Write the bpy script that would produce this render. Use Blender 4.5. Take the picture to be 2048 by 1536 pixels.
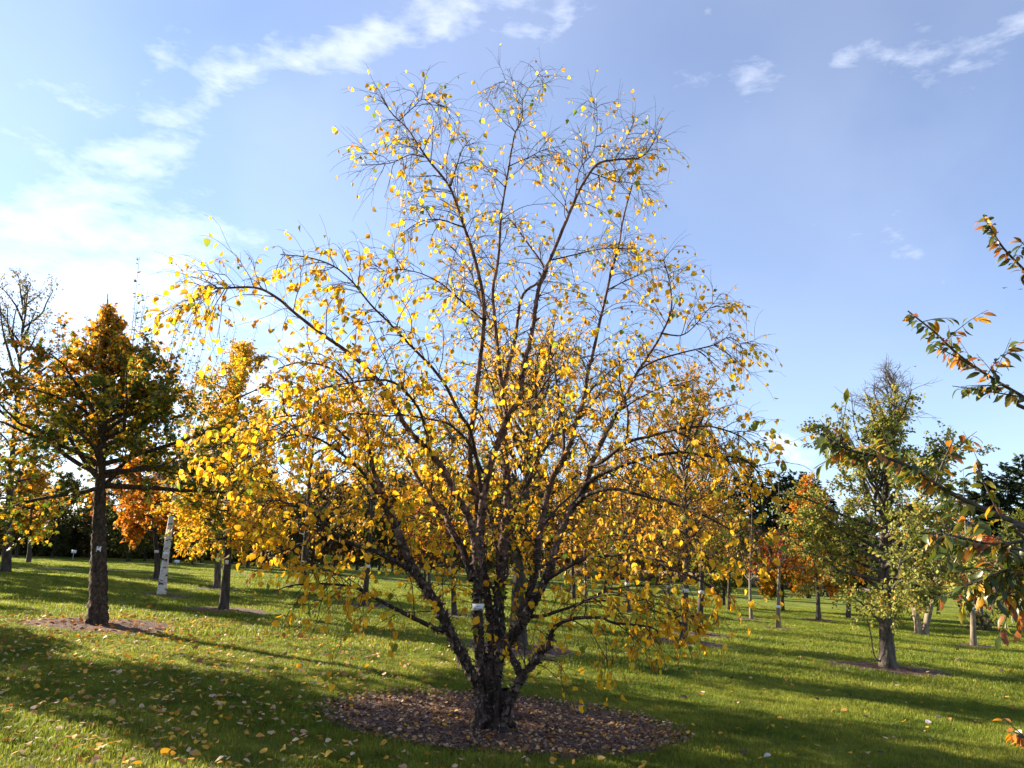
import bpy, math, random
import numpy as np
from mathutils import Vector, Matrix
rng = np.random.default_rng(7)
random.seed(7)
for o in list(bpy.data.objects): bpy.data.objects.remove(o)
scene = bpy.context.scene
col = scene.collection

# ------------------------------------------------------------------ camera
FPX, W, H = 1420.0, 2048.0, 1536.0
CAM = np.array([0.0, 0.0, 1.75])
PITCH, ROLL = math.radians(13.85), math.radians(2.3)
U0 = np.array([0, -math.sin(PITCH), math.cos(PITCH)])
FW = np.array([0, math.cos(PITCH), math.sin(PITCH)])
XA = np.array([1.0, 0, 0])
CR = math.cos(ROLL) * XA + math.sin(ROLL) * U0
CU = -math.sin(ROLL) * XA + math.cos(ROLL) * U0
cd = bpy.data.cameras.new('camera'); cam = bpy.data.objects.new('camera', cd); col.objects.link(cam)
cd.sensor_width = 36.0; cd.lens = 36.0 * FPX / W; cd.clip_start = 0.05; cd.clip_end = 3000
cam.matrix_world = Matrix(((CR[0], CU[0], -FW[0], CAM[0]), (CR[1], CU[1], -FW[1], CAM[1]),
                           (CR[2], CU[2], -FW[2], CAM[2]), (0, 0, 0, 1)))
scene.camera = cam
scene.cycles.max_bounces = 6; scene.cycles.diffuse_bounces = 3; scene.cycles.transmission_bounces = 4
scene.render.resolution_x, scene.render.resolution_y = 1024, 768

def ray(x, y):
    return FW + CR * (x - 1024) / FPX + CU * (768 - y) / FPX
def at(x, y, Y):                       # point seen at photo pixel (x, y) at forward distance Y
    d = ray(x, y); return CAM + d * (Y / d[1])
def hgt(X, Y):                         # gentle cross slope of the lawn with slight unevenness
    return (-0.65 * np.tanh(X / 20.0) + 0.025 * np.sin(X * 0.9 + 0.3 * Y) * np.sin(Y * 0.7)
            + 0.04 * np.sin(X * 0.23 + 1.0) * np.sin(Y * 0.31 + 0.5))
def gp(x, y):                          # where the pixel's ray meets the lawn
    d = ray(x, y); t = -CAM[2] / min(d[2], -1e-3)
    for _ in range(40):
        p = CAM + d * t
        t = (hgt(p[0], p[1]) - CAM[2]) / min(d[2], -1e-3)
    p = CAM + d * t
    return np.array([p[0], p[1], hgt(p[0], p[1])])
def proj(P):
    q = np.asarray(P) - CAM
    z = q @ FW
    return 1024 + FPX * (q @ CR) / z, 768 - FPX * (q @ CU) / z, z

# ------------------------------------------------------------------ light and sky
SUN_AZ, SUN_EL = math.radians(-64.5), math.radians(21.0)      # azimuth from +Y, towards -X
SUN_DIR = np.array([math.sin(SUN_AZ) * math.cos(SUN_EL), math.cos(SUN_AZ) * math.cos(SUN_EL), math.sin(SUN_EL)])
sd = bpy.data.lights.new('sun', 'SUN'); sun = bpy.data.objects.new('sun', sd); col.objects.link(sun)
sd.energy = 5.0; sd.angle = math.radians(0.53); sd.color = (1.0, 0.86, 0.66)
sun.rotation_euler = Vector(SUN_DIR).to_track_quat('Z', 'Y').to_euler()
sun.location = (-30, 20, 30)
scene.view_settings.view_transform = 'Standard'; scene.view_settings.look = 'None'
scene.view_settings.exposure = 2.0; scene.view_settings.gamma = 1.0
scene.view_settings.use_curve_mapping = False

world = bpy.data.worlds.new('World'); scene.world = world; world.use_nodes = True
wt = world.node_tree; wn = wt.nodes; wl = wt.links; wn.clear()
def node(tree, typ, **kw):
    n = tree.nodes.new(typ)
    for k, v in kw.items():
        if k.startswith('i_'):
            key = k[2:]; n.inputs[int(key) if key.isdigit() else key].default_value = v
        else: setattr(n, k, v)
    return n
def build_world():
    out = node(wt, 'ShaderNodeOutputWorld'); bg = node(wt, 'ShaderNodeBackground', i_Strength=0.065)
    sky = node(wt, 'ShaderNodeTexSky', sky_type='NISHITA', sun_disc=False)
    sky.sun_elevation = SUN_EL; sky.sun_rotation = SUN_AZ; sky.altitude = 60
    sky.air_density = 1.0; sky.dust_density = 0.12; sky.ozone_density = 4.0
    tint = node(wt, 'ShaderNodeVectorMath', operation='MULTIPLY', i_1=(1.09, .985, 1.02)); wl.new(sky.outputs[0], tint.inputs[0])
    tc = node(wt, 'ShaderNodeTexCoord')
    nrm = node(wt, 'ShaderNodeVectorMath', operation='NORMALIZE'); wl.new(tc.outputs['Generated'], nrm.inputs[0])
    # wispy domain warp
    n1 = node(wt, 'ShaderNodeTexNoise', i_Scale=5.0, i_Detail=4.0, i_Roughness=0.55); wl.new(nrm.outputs[0], n1.inputs['Vector'])
    sb = node(wt, 'ShaderNodeVectorMath', operation='SUBTRACT', i_1=(0.5, 0.5, 0.5)); wl.new(n1.outputs['Color'], sb.inputs[0])
    sc = node(wt, 'ShaderNodeVectorMath', operation='SCALE', i_Scale=0.20); wl.new(sb.outputs[0], sc.inputs[0])
    wv = node(wt, 'ShaderNodeVectorMath', operation='ADD'); wl.new(nrm.outputs[0], wv.inputs[0]); wl.new(sc.outputs[0], wv.inputs[1])
    def capsule(a, b, r, amp):
        a = ray(*a); a = a / np.linalg.norm(a); b = ray(*b); b = b / np.linalg.norm(b); ab = b - a
        s = node(wt, 'ShaderNodeVectorMath', operation='SUBTRACT', i_1=tuple(a)); wl.new(wv.outputs[0], s.inputs[0])
        d = node(wt, 'ShaderNodeVectorMath', operation='DOT_PRODUCT', i_1=tuple(ab / ab.dot(ab))); wl.new(s.outputs[0], d.inputs[0])
        c = node(wt, 'ShaderNodeClamp'); wl.new(d.outputs['Value'], c.inputs['Value'])
        m = node(wt, 'ShaderNodeVectorMath', operation='SCALE', i_0=tuple(ab)); wl.new(c.outputs[0], m.inputs['Scale'])
        e = node(wt, 'ShaderNodeVectorMath', operation='DISTANCE'); wl.new(s.outputs[0], e.inputs[0]); wl.new(m.outputs[0], e.inputs[1])
        k = node(wt, 'ShaderNodeMapRange', i_1=0.0, i_2=r * 1.7, i_3=amp * 1.15, i_4=0.0)
        wl.new(e.outputs['Value'], k.inputs[0]); return k.outputs[0]
    caps = [((470, 150), (700, 95), .046, .80), ((700, 90), (900, 45), .042, .80), ((900, 40), (1090, 30), .036, .68),
            ((300, 190), (480, 165), .07, .5), ((760, 5), (900, 25), .03, .5), ((925, 85), (930, 125), .018, .5),
            ((1350, 200), (1530, 150), .042, .62), ((1500, 165), (1610, 200), .034, .52), ((1610, 110), (1740, 140), .038, .55),
            ((1800, 140), (2060, 50), .042, .66), ((1900, 220), (2048, 190), .02, .4), ((1385, 5), (1390, 60), .014, .4),
            ((1650, 440), (1800, 500), .042, .48), ((1800, 500), (1900, 550), .030, .38),
            ((210, 285), (420, 300), .045, .75), ((190, 330), (340, 345), .04, .6), ((-50, 170), (130, 240), .09, .45),
            ((-100, 600), (260, 600), .17, .85), ((-200, 430), (140, 450), .13, .7), ((350, 490), (560, 500), .05, .5),
            ((1200, 270), (1260, 260), .02, .3), ((1180, 350), (1240, 350), .04, .4), ((1480, 885), (1650, 895), .02, .9),
            ((1400, 930), (1900, 935), .035, .5), ((1900, 940), (2048, 930), .03, .6), ((1600, 750), (1720, 760), .03, .25), ((700, 470), (790, 475), .02, .4),
            ((-100, 720), (600, 800), .16, .75), ((-300, 330), (100, 520), .17, .62), ((300, 620), (700, 640), .08, .55), ((900, 850), (1500, 900), .10, .45), ((330, 110), (400, 80), .04, .55), ((60, 130), (330, 200), .05, .5), ((0, 20), (30, 60), .04, .4), ((60, 230), (200, 330), .05, .6), ((1250, 20), (1290, 40), .03, .3)]
    acc = None
    for c in caps:
        k = capsule(*c)
        if acc is None: acc = k
        else:
            m = node(wt, 'ShaderNodeMath', operation='MAXIMUM'); wl.new(acc, m.inputs[0]); wl.new(k, m.inputs[1]); acc = m.outputs[0]
    # fibrous detail, stretched
    mp = node(wt, 'ShaderNodeMapping'); mp.inputs['Rotation'].default_value = (0.25, 0.45, 0.15); mp.inputs['Scale'].default_value = (4.0, 7.0, 13.0)
    wl.new(nrm.outputs[0], mp.inputs['Vector'])
    n2 = node(wt, 'ShaderNodeTexNoise', i_Scale=2.3, i_Detail=7.0, i_Roughness=0.66, i_Distortion=0.15); wl.new(mp.outputs[0], n2.inputs['Vector'])
    # cirrus = mask - threshold on noise
    lo = node(wt, 'ShaderNodeMath', operation='MULTIPLY_ADD', i_1=-0.80, i_2=0.70); wl.new(acc, lo.inputs[0])
    hi = node(wt, 'ShaderNodeMath', operation='ADD', i_1=0.66); wl.new(lo.outputs[0], hi.inputs[0])
    mr = node(wt, 'ShaderNodeMapRange', interpolation_type='SMOOTHSTEP', i_3=0.0, i_4=1.0)
    wl.new(n2.outputs['Fac'], mr.inputs[0]); wl.new(lo.outputs[0], mr.inputs[1]); wl.new(hi.outputs[0], mr.inputs[2])
    dens = node(wt, 'ShaderNodeMath', operation='MULTIPLY', i_1=0.88); wl.new(mr.outputs[0], dens.inputs[0])
    n3 = node(wt, 'ShaderNodeTexNoise', i_Scale=2.2, i_Detail=2.0); wl.new(wv.outputs[0], n3.inputs['Vector'])
    vl = node(wt, 'ShaderNodeMapRange', i_1=.3, i_2=.75, i_3=.09, i_4=.34); wl.new(n3.outputs['Fac'], vl.inputs[0])
    vm = node(wt, 'ShaderNodeMath', operation='MAXIMUM'); wl.new(dens.outputs[0], vm.inputs[0]); wl.new(vl.outputs[0], vm.inputs[1]); dens = vm   # thin veil everywhere
    mix = node(wt, 'ShaderNodeMix', data_type='RGBA', blend_type='MIX')
    bright = node(wt, 'ShaderNodeMix', data_type='RGBA', blend_type='MIX', i_0=0.55)
    wl.new(tint.outputs[0], bright.inputs[6]); bright.inputs[7].default_value = (5.6, 5.7, 5.9, 1)
    cl = node(wt, 'ShaderNodeVectorMath', operation='SCALE', i_Scale=1.15); wl.new(bright.outputs[2], cl.inputs[0])
    wl.new(dens.outputs[0], mix.inputs[0]); wl.new(tint.outputs[0], mix.inputs[6]); wl.new(cl.outputs[0], mix.inputs[7])
    wl.new(mix.outputs[2], bg.inputs['Color']); wl.new(bg.outputs[0], out.inputs['Surface'])
build_world()
world.cycles.sampling_method = 'MANUAL'; world.cycles.sample_map_resolution = 256

# ------------------------------------------------------------------ helpers
def tag(o, label=None, cat=None, group=None, kind=None):
    if label: o['label'] = label
    if cat: o['category'] = cat
    if group: o['group'] = group
    if kind: o['kind'] = kind
    return o
def empty(name, loc):
    o = bpy.data.objects.new(name, None); col.objects.link(o); o.location = tuple(loc); o.empty_display_size = 0.2; return o
def mesh_data(name, V, faces, mat, cols=None, smooth=False):
    me = bpy.data.meshes.new(name)
    V = np.ascontiguousarray(V, dtype=np.float32)
    me.vertices.add(len(V)); me.vertices.foreach_set('co', V.ravel())
    fl = [np.asarray(f, dtype=np.int32) for f in faces if len(f)]
    loops = np.concatenate([f.ravel() for f in fl]); sizes = np.concatenate([np.full(len(f), f.shape[1], np.int32) for f in fl])
    starts = np.concatenate([[0], np.cumsum(sizes)[:-1]]).astype(np.int32)
    me.loops.add(len(loops)); me.loops.foreach_set('vertex_index', loops)
    me.polygons.add(len(sizes)); me.polygons.foreach_set('loop_start', starts)
    if smooth: me.polygons.foreach_set('use_smooth', np.ones(len(sizes), dtype=bool))
    me.update(calc_edges=True)
    if cols is not None:
        a = me.color_attributes.new('Col', 'FLOAT_COLOR', 'POINT')
        c = np.ones((len(V), 4), np.float32); c[:, :3] = cols; a.data.foreach_set('color', c.ravel())
    me.materials.append(mat)
    return me
def link(name, me, parent=None, loc=None):
    o = bpy.data.objects.new(name, me); col.objects.link(o)
    if parent is not None: o.parent = parent
    if loc is not None: o.location = tuple(loc)
    return o
class Buf:
    def __init__(s): s.V = []; s.F3 = []; s.F4 = []; s.C = []; s.n = 0
    def add(s, V, F3=None, F4=None, C=None):
        V = np.asarray(V).reshape(-1, 3)
        if F3 is not None and len(F3): s.F3.append(np.asarray(F3) + s.n)
        if F4 is not None and len(F4): s.F4.append(np.asarray(F4) + s.n)
        s.V.append(V); s.n += len(V)
        s.C.append(np.broadcast_to(np.asarray((1, 1, 1) if C is None else C, dtype=float).reshape(-1, 3), (len(V), 3)))
    def data(s, name, mat, off=None, cols=False, smooth=False):
        V = np.concatenate(s.V)
        if off is not None: V = V - np.asarray(off)
        f = []
        if s.F3: f.append(np.concatenate(s.F3))
        if s.F4: f.append(np.concatenate(s.F4))
        return mesh_data(name, V, f, mat, np.concatenate(s.C) if cols else None, smooth)
    def obj(s, name, mat, parent=None, off=None, cols=False, smooth=False):
        return link(name, s.data(name, mat, off, cols, smooth), parent)
def unit(v): return v / np.maximum(np.linalg.norm(v, axis=-1, keepdims=True), 1e-9)
def batch_tubes(P, R, n=3, rough=0.0):
    """P (N,K,3), R (N,K): N tubes of K rings"""
    N, K, _ = P.shape
    T = unit(np.gradient(P, axis=1))
    tot = unit(P[:, -1] - P[:, 0])
    ref = np.where(np.abs(tot[:, 2:3]) > 0.75, np.array([[1.0, 0, 0]]), np.array([[0, 0, 1.0]]))
    u = unit(np.cross(T, ref[:, None, :])); v = np.cross(T, u)
    a = np.arange(n) * 2 * math.pi / n
    rr = R[:, :, None] * (1 + rough * rng.standard_normal((N, K, n)) if rough else np.ones((1, 1, n)))
    V = P[:, :, None, :] + rr[..., None] * (np.cos(a)[None, None, :, None] * u[:, :, None, :] + np.sin(a)[None, None, :, None] * v[:, :, None, :])
    i = np.arange(K - 1)[:, None]; j = np.arange(n)[None, :]
    q = np.stack([i * n + j, i * n + (j + 1) % n, (i + 1) * n + (j + 1) % n, (i + 1) * n + j], -1).reshape(-1, 4)
    F = (q[None] + (np.arange(N) * K * n)[:, None, None]).reshape(-1, 4)
    return V.reshape(-1, 3), F
def spline(pts, m):
    """Catmull-Rom through pts, m samples in total"""
    p = np.asarray(pts, float); p = np.vstack([2 * p[0] - p[1], p, 2 * p[-1] - p[-2]]); n = len(p) - 3
    t = np.linspace(0, n - 1e-6, m); i = t.astype(int); f = (t - i)[:, None]
    a, b, c, d = p[i], p[i + 1], p[i + 2], p[i + 3]
    return .5 * (2 * b + (c - a) * f + (2 * a - 5 * b + 4 * c - d) * f ** 2 + (3 * b - a - 3 * c + d) * f ** 3)
def grow(P0, D0, L, K, droop, noise):
    """march N twigs; droop pulls down more and more"""
    N = len(P0); P = np.zeros((N, K, 3)); D = np.zeros((N, K, 3)); p = P0.copy(); d = unit(D0)
    L = np.broadcast_to(np.asarray(L, float), (N,)); dr = np.broadcast_to(np.asarray(droop, float), (N,))
    for k in range(K):
        P[:, k] = p; D[:, k] = d
        d = d + noise * rng.standard_normal((N, 3)); d[:, 2] -= dr * (0.35 + k / K); d = unit(d)
        p = p + d * (L / (K - 1))[:, None]
    return P, D
def leaf_template(kind):
    if kind == 'birch':
        mid = [(0, 0, 0), (0, .33, .0), (0, .68, -.02), (0, 1.0, -.10)]; side = [(.27, .07, .03), (.43, .27, .06), (.37, .5, .05), (.19, .75, .01)]
    elif kind == 'birch_b':
        mid = [(0, 0, 0), (0, .33, -.10), (0, .68, -.14), (0, 1.0, -.30)]; side = [(.22, .07, .06), (.33, .27, .14), (.28, .5, .10), (.14, .75, -.05)]
    elif kind == 'birch_c':
        mid = [(0, 0, 0), (0, .33, .06), (.02, .68, .02), (.06, .98, -.22)]; side = [(.30, .05, -.05), (.45, .25, -.08), (.36, .52, -.10), (.22, .76, -.14)]
    elif kind == 'cherry':
        mid = [(0, 0, 0), (0, .33, .05), (0, .7, .03), (0, 1.0, -.10)]; side = [(.09, .08, .04), (.175, .3, .10), (.175, .58, .08), (.09, .82, .02)]
    elif kind == 'maple':
        mid = [(0, 0, 0), (0, .35, .02), (0, .6, .0), (0, 1.0, -.08)]; side = [(.38, .10, .0), (.30, .38, .05), (.52, .62, -.03), (.14, .70, .0)]
    elif kind == 'maple_low':
        V = np.array([(0, 0, 0), (.36, .08, .02), (.27, .36, .06), (.50, .62, -.03), (.12, .68, .02), (0, 1, -.08), (-.12, .68, .02), (-.50, .62, -.03), (-.27, .36, .06), (-.36, .08, .02)], float)
        return V, np.array([(0, 1, 2), (0, 2, 4), (2, 3, 4), (0, 4, 6), (4, 5, 6), (0, 6, 8), (6, 7, 8), (0, 8, 9)])
    elif kind == 'small':     # far foliage: a folded diamond
        V = np.array([(0, 0, 0), (.36, .45, .10), (0, 1, -.05), (-.36, .45, .10)], float); return V, np.array([(0, 1, 2), (0, 2, 3)])
    elif kind == 'needle':
        V = np.array([(-.10, 0, 0), (.10, 0, 0), (.16, .6, -.05), (0, 1, -.12), (-.16, .6, -.05)], float); return V, np.array([(0, 1, 2), (0, 2, 4), (4, 2, 3)])
    V = np.array(mid + side + [(-x, y, z) for x, y, z in side], float); F = []
    for s in (4, 8):
        tri = [(0, s, 1), (s, s + 1, 1), (s + 1, s + 2, 1), (1, s + 2, 2), (s + 2, s + 3, 2), (2, s + 3, 3)]
        F += tri if s == 4 else [(a, c, b) for a, b, c in tri]
    return V, np.array(F)
TPL = {k: leaf_template(k) for k in ('birch', 'birch_b', 'birch_c', 'cherry', 'maple', 'maple_low', 'small', 'needle')}
def leaf_frames(D, Nn):
    y = unit(D); x = unit(np.cross(y, Nn)); z = np.cross(x, y); return x, y, z
def batch_leaves(buf, tpl, P, D, Nn, S, C):
    V, F = TPL[tpl]; x, y, z = leaf_frames(D, Nn); N = len(P); S = np.asarray(S)[:, None, None]
    vv = P[:, None] + S * (V[None, :, 0:1] * x[:, None] + V[None, :, 1:2] * y[:, None] + V[None, :, 2:3] * z[:, None])
    ff = (F[None] + (np.arange(N) * len(V))[:, None, None]).reshape(-1, 3)
    buf.add(vv.reshape(-1, 3), F3=ff, C=np.repeat(C, len(V), 0))
def palette(n, cols, w, var=0.12):
    cols = np.asarray(cols, float); w = np.asarray(w, float); i = rng.choice(len(cols), n, p=w / w.sum())
    return np.clip(cols[i] * (1 + var * rng.standard_normal((n, 1))) * (1 + .05 * rng.standard_normal((n, 3))), .004, .9)

# ------------------------------------------------------------------ materials
def new_mat(name):
    m = bpy.data.materials.new(name); m.use_nodes = True; t = m.node_tree; t.nodes.clear(); return m, t
def leaf_mat(name, trans=0.5, tboost=(1.25, 1.15, .8), rough=.45, spec=.35):
    m, t = new_mat(name); L = t.links
    out = node(t, 'ShaderNodeOutputMaterial'); at_ = node(t, 'ShaderNodeVertexColor', layer_name='Col')
    pr = node(t, 'ShaderNodeBsdfPrincipled', i_Roughness=rough); pr.inputs['Specular IOR Level'].default_value = spec
    tr = node(t, 'ShaderNodeBsdfTranslucent'); mx = node(t, 'ShaderNodeMixShader', i_0=trans)
    mu = node(t, 'ShaderNodeMix', data_type='RGBA', blend_type='MULTIPLY', i_0=1.0); mu.inputs[7].default_value = (*tboost, 1)
    L.new(at_.outputs['Color'], pr.inputs['Base Color']); L.new(at_.outputs['Color'], mu.inputs[6]); L.new(mu.outputs[2], tr.inputs['Color'])
    L.new(pr.outputs[0], mx.inputs[1]); L.new(tr.outputs[0], mx.inputs[2]); L.new(mx.outputs[0], out.inputs['Surface']); return m
def noise_mat(name, c1, c2, scale=8, c3=None, lo=.35, hi=.65, stretch=(1, 1, 1), rough=.9, bump=.4, bscale=None, spot=None, spot_scale=14, spot_thr=.64, coord='Object', detail=6, bdist=.02):
    m, t = new_mat(name); L = t.links
    out = node(t, 'ShaderNodeOutputMaterial'); pr = node(t, 'ShaderNodeBsdfPrincipled', i_Roughness=rough)
    pr.inputs['Specular IOR Level'].default_value = .25
    tc = node(t, 'ShaderNodeTexCoord'); mp = node(t, 'ShaderNodeMapping'); mp.inputs['Scale'].default_value = stretch
    L.new(tc.outputs[coord], mp.inputs['Vector'])
    n = node(t, 'ShaderNodeTexNoise', i_Scale=scale, i_Detail=detail, i_Roughness=.62); L.new(mp.outputs[0], n.inputs['Vector'])
    r = node(t, 'ShaderNodeValToRGB'); e = r.color_ramp.elements; e[0].position = lo; e[0].color = (*c1, 1); e[1].position = hi; e[1].color = (*c2, 1)
    if c3: k = e.new((lo + hi) / 2); k.color = (*c3, 1)
    L.new(n.outputs['Fac'], r.inputs[0]); c = r.outputs[0]
    if spot:
        n3 = node(t, 'ShaderNodeTexNoise', i_Scale=spot_scale, i_Detail=3.0); L.new(mp.outputs[0], n3.inputs['Vector'])
        mr = node(t, 'ShaderNodeMapRange', i_1=spot_thr, i_2=spot_thr + .05); L.new(n3.outputs['Fac'], mr.inputs[0])
        mx = node(t, 'ShaderNodeMix', data_type='RGBA'); L.new(mr.outputs[0], mx.inputs[0]); L.new(c, mx.inputs[6]); mx.inputs[7].default_value = (*spot, 1); c = mx.outputs[2]
    L.new(c, pr.inputs['Base Color'])
    if bump:
        n2 = node(t, 'ShaderNodeTexNoise', i_Scale=bscale or scale * 3, i_Detail=6.0); L.new(mp.outputs[0], n2.inputs['Vector'])
        b = node(t, 'ShaderNodeBump', i_Strength=bump, i_Distance=bdist); L.new(n2.outputs['Fac'], b.inputs['Height']); L.new(b.outputs[0], pr.inputs['Normal'])
    L.new(pr.outputs[0], out.inputs['Surface']); return m
M = {}
M['birch_leaf'] = leaf_mat('birch leaf', .52, rough=.6, spec=.15)
M['far_leaf'] = leaf_mat('tree foliage', .48, rough=.55, spec=.2)
M['conifer'] = leaf_mat('conifer needles', .15, (1, 1, 1), .6, .2)
M['cherry_leaf'] = leaf_mat('cherry leaf', .42, (1.3, 1.1, .7), .38, .45)
M['fallen_leaf'] = leaf_mat('fallen leaf', .25, (1.1, 1, .8), .6, .25)
M['bark'] = noise_mat('shaggy birch bark', (.010, .007, .006), (.085, .052, .040), 18, (.026, .017, .013), stretch=(1, 1, .35), bump=.9, bscale=50, spot=(.34, .30, .27), spot_scale=34, spot_thr=.64)
M['bark_pale'] = noise_mat('pale peeling birch bark', (.035, .020, .016), (.27, .165, .125), 13, (.11, .062, .048), stretch=(1, 1, .6), bump=.7, bscale=45, spot=(.02, .016, .014), spot_scale=16, spot_thr=.60)
M['flake'] = noise_mat('bark flakes', (.02, .015, .012), (.13, .09, .07), 9, bump=0, spot=(.33, .28, .25), spot_scale=11, spot_thr=.68)
M['twig'] = noise_mat('dark twigs', (.020, .014, .012), (.060, .038, .030), 12, bump=0)
M['cork'] = noise_mat('corky maple bark', (.018, .013, .009), (.11, .072, .045), 22, (.045, .031, .022), stretch=(1, 1, .6), bump=1.0, bscale=40)
M['grey_bark'] = noise_mat('grey brown bark', (.035, .028, .023), (.135, .112, .09), 14, stretch=(1, 1, .25), bump=.8, bscale=40)
M['dark_bark'] = noise_mat('dark bark', (.022, .018, .015), (.085, .07, .055), 12, stretch=(1, 1, .3), bump=.6, bscale=30)
M['tan_bark'] = noise_mat('smooth tan bark', (.10, .08, .055), (.25, .20, .14), 9, stretch=(1, 1, .4), bump=.4, bscale=30)
M['white_bark'] = noise_mat('white birch bark', (.42, .40, .37), (.66, .64, .61), 7, stretch=(1, 1, 3), bump=.3, spot=(.05, .045, .04), spot_scale=5, spot_thr=.56)
M['pine_bark'] = noise_mat('pine bark', (.03, .024, .02), (.10, .07, .05), 8, stretch=(1, 1, .3), bump=.4)
M['mulch'] = noise_mat('bark mulch', (.034, .019, .014), (.21, .125, .090), 30, (.095, .054, .040), bump=1.0, bscale=60, coord='Object')
M['chip'] = noise_mat('wood chip', (.04, .024, .018), (.25, .155, .11), 12, bump=0)
M['plate'] = noise_mat('white label plate', (.66, .68, .70), (.74, .76, .78), 3, rough=.45, bump=0)
M['ink'] = noise_mat('label print', (.05, .05, .05), (.09, .09, .09), 5, bump=0)
M['green_ink'] = noise_mat('label emblem', (.03, .07, .03), (.04, .09, .04), 5, bump=0)
M['metal'] = noise_mat('galvanised post', (.32, .33, .34), (.45, .46, .47), 8, rough=.5, bump=0)
M['gravel'] = noise_mat('gravel path', (.16, .13, .10), (.34, .29, .23), 40, bump=.5)
M['dry'] = noise_mat('dry meadow soil', (.20, .15, .09), (.36, .28, .18), 1.2, bump=.3)
M['soil'] = noise_mat('bare soil', (.05, .032, .022), (.15, .10, .07), 9, bump=.8, bscale=40)
M['stone'] = noise_mat('stone', (.20, .15, .10), (.34, .27, .19), 20, bump=.5)
M['tyre'] = noise_mat('tyre rubber', (.02, .02, .02), (.04, .04, .04), 10, bump=.2)
M['rim'] = noise_mat('grey wheel rim', (.10, .11, .11), (.17, .18, .18), 10, rough=.5, bump=0)
M['cart'] = noise_mat('dark machine paint', (.02, .025, .022), (.04, .045, .04), 6, rough=.5, bump=0)
M['bird'] = noise_mat('dark feathers', (.02, .02, .025), (.05, .05, .055), 6, bump=0)

def grass_blade_mat():
    m, t = new_mat('grass blades'); L = t.links
    out = node(t, 'ShaderNodeOutputMaterial'); geo = node(t, 'ShaderNodeNewGeometry'); at_ = node(t, 'ShaderNodeVertexColor', layer_name='Col')
    n = node(t, 'ShaderNodeTexNoise', i_Scale=.55, i_Detail=5.0, i_Roughness=.65); L.new(geo.outputs['Position'], n.inputs['Vector'])
    r = node(t, 'ShaderNodeValToRGB'); e = r.color_ramp.elements
    e[0].position = .34; e[0].color = (.110, .165, .012, 1); e[1].position = .68; e[1].color = (.280, .300, .036, 1)
    L.new(n.outputs['Fac'], r.inputs[0])
    n5 = node(t, 'ShaderNodeTexNoise', i_Scale=3.5, i_Detail=3.0); L.new(geo.outputs['Position'], n5.inputs['Vector'])
    m5 = node(t, 'ShaderNodeMapRange', i_1=.3, i_2=.7, i_3=.68, i_4=1.22); L.new(n5.outputs['Fac'], m5.inputs[0])
    s5 = node(t, 'ShaderNodeVectorMath', operation='SCALE'); L.new(r.outputs[0], s5.inputs[0]); L.new(m5.outputs[0], s5.inputs['Scale'])
    mu = node(t, 'ShaderNodeMix', data_type='RGBA', blend_type='MULTIPLY', i_0=1.0); L.new(s5.outputs[0], mu.inputs[6]); L.new(at_.outputs['Color'], mu.inputs[7])
    pr = node(t, 'ShaderNodeBsdfPrincipled', i_Roughness=.5); pr.inputs['Specular IOR Level'].default_value = .25; L.new(mu.outputs[2], pr.inputs['Base Color'])
    tr = node(t, 'ShaderNodeBsdfTranslucent'); L.new(mu.outputs[2], tr.inputs['Color'])
    mx = node(t, 'ShaderNodeMixShader', i_0=.5); L.new(pr.outputs[0], mx.inputs[1]); L.new(tr.outputs[0], mx.inputs[2]); L.new(mx.outputs[0], out.inputs['Surface']); return m
M['grass'] = grass_blade_mat()
def lawn_mat():
    m, t = new_mat('lawn'); L = t.links
    out = node(t, 'ShaderNodeOutputMaterial'); geo = node(t, 'ShaderNodeNewGeometry')
    n = node(t, 'ShaderNodeTexNoise', i_Scale=.55, i_Detail=8.0, i_Roughness=.7); L.new(geo.outputs['Position'], n.inputs['Vector'])
    r = node(t, 'ShaderNodeValToRGB'); e = r.color_ramp.elements
    e[0].position = .34; e[0].color = (.095, .138, .012, 1); e[1].position = .68; e[1].color = (.235, .250, .032, 1)
    L.new(n.outputs['Fac'], r.inputs[0])
    n2 = node(t, 'ShaderNodeTexNoise', i_Scale=26.0, i_Detail=6.0, i_Roughness=.7); L.new(geo.outputs['Position'], n2.inputs['Vector'])
    mr = node(t, 'ShaderNodeMapRange', i_1=.3, i_2=.7, i_3=.55, i_4=1.25); L.new(n2.outputs['Fac'], mr.inputs[0])
    mu = node(t, 'ShaderNodeVectorMath', operation='SCALE'); L.new(r.outputs[0], mu.inputs[0]); L.new(mr.outputs[0], mu.inputs['Scale'])
    pr = node(t, 'ShaderNodeBsdfPrincipled', i_Roughness=.9); pr.inputs['Specular IOR Level'].default_value = .1; L.new(mu.outputs[0], pr.inputs['Base Color'])
    b = node(t, 'ShaderNodeBump', i_Strength=1.0, i_Distance=.08); L.new(n2.outputs['Fac'], b.inputs['Height']); L.new(b.outputs[0], pr.inputs['Normal'])
    L.new(pr.outputs[0], out.inputs['Surface']); return m
M['lawn'] = lawn_mat()

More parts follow.
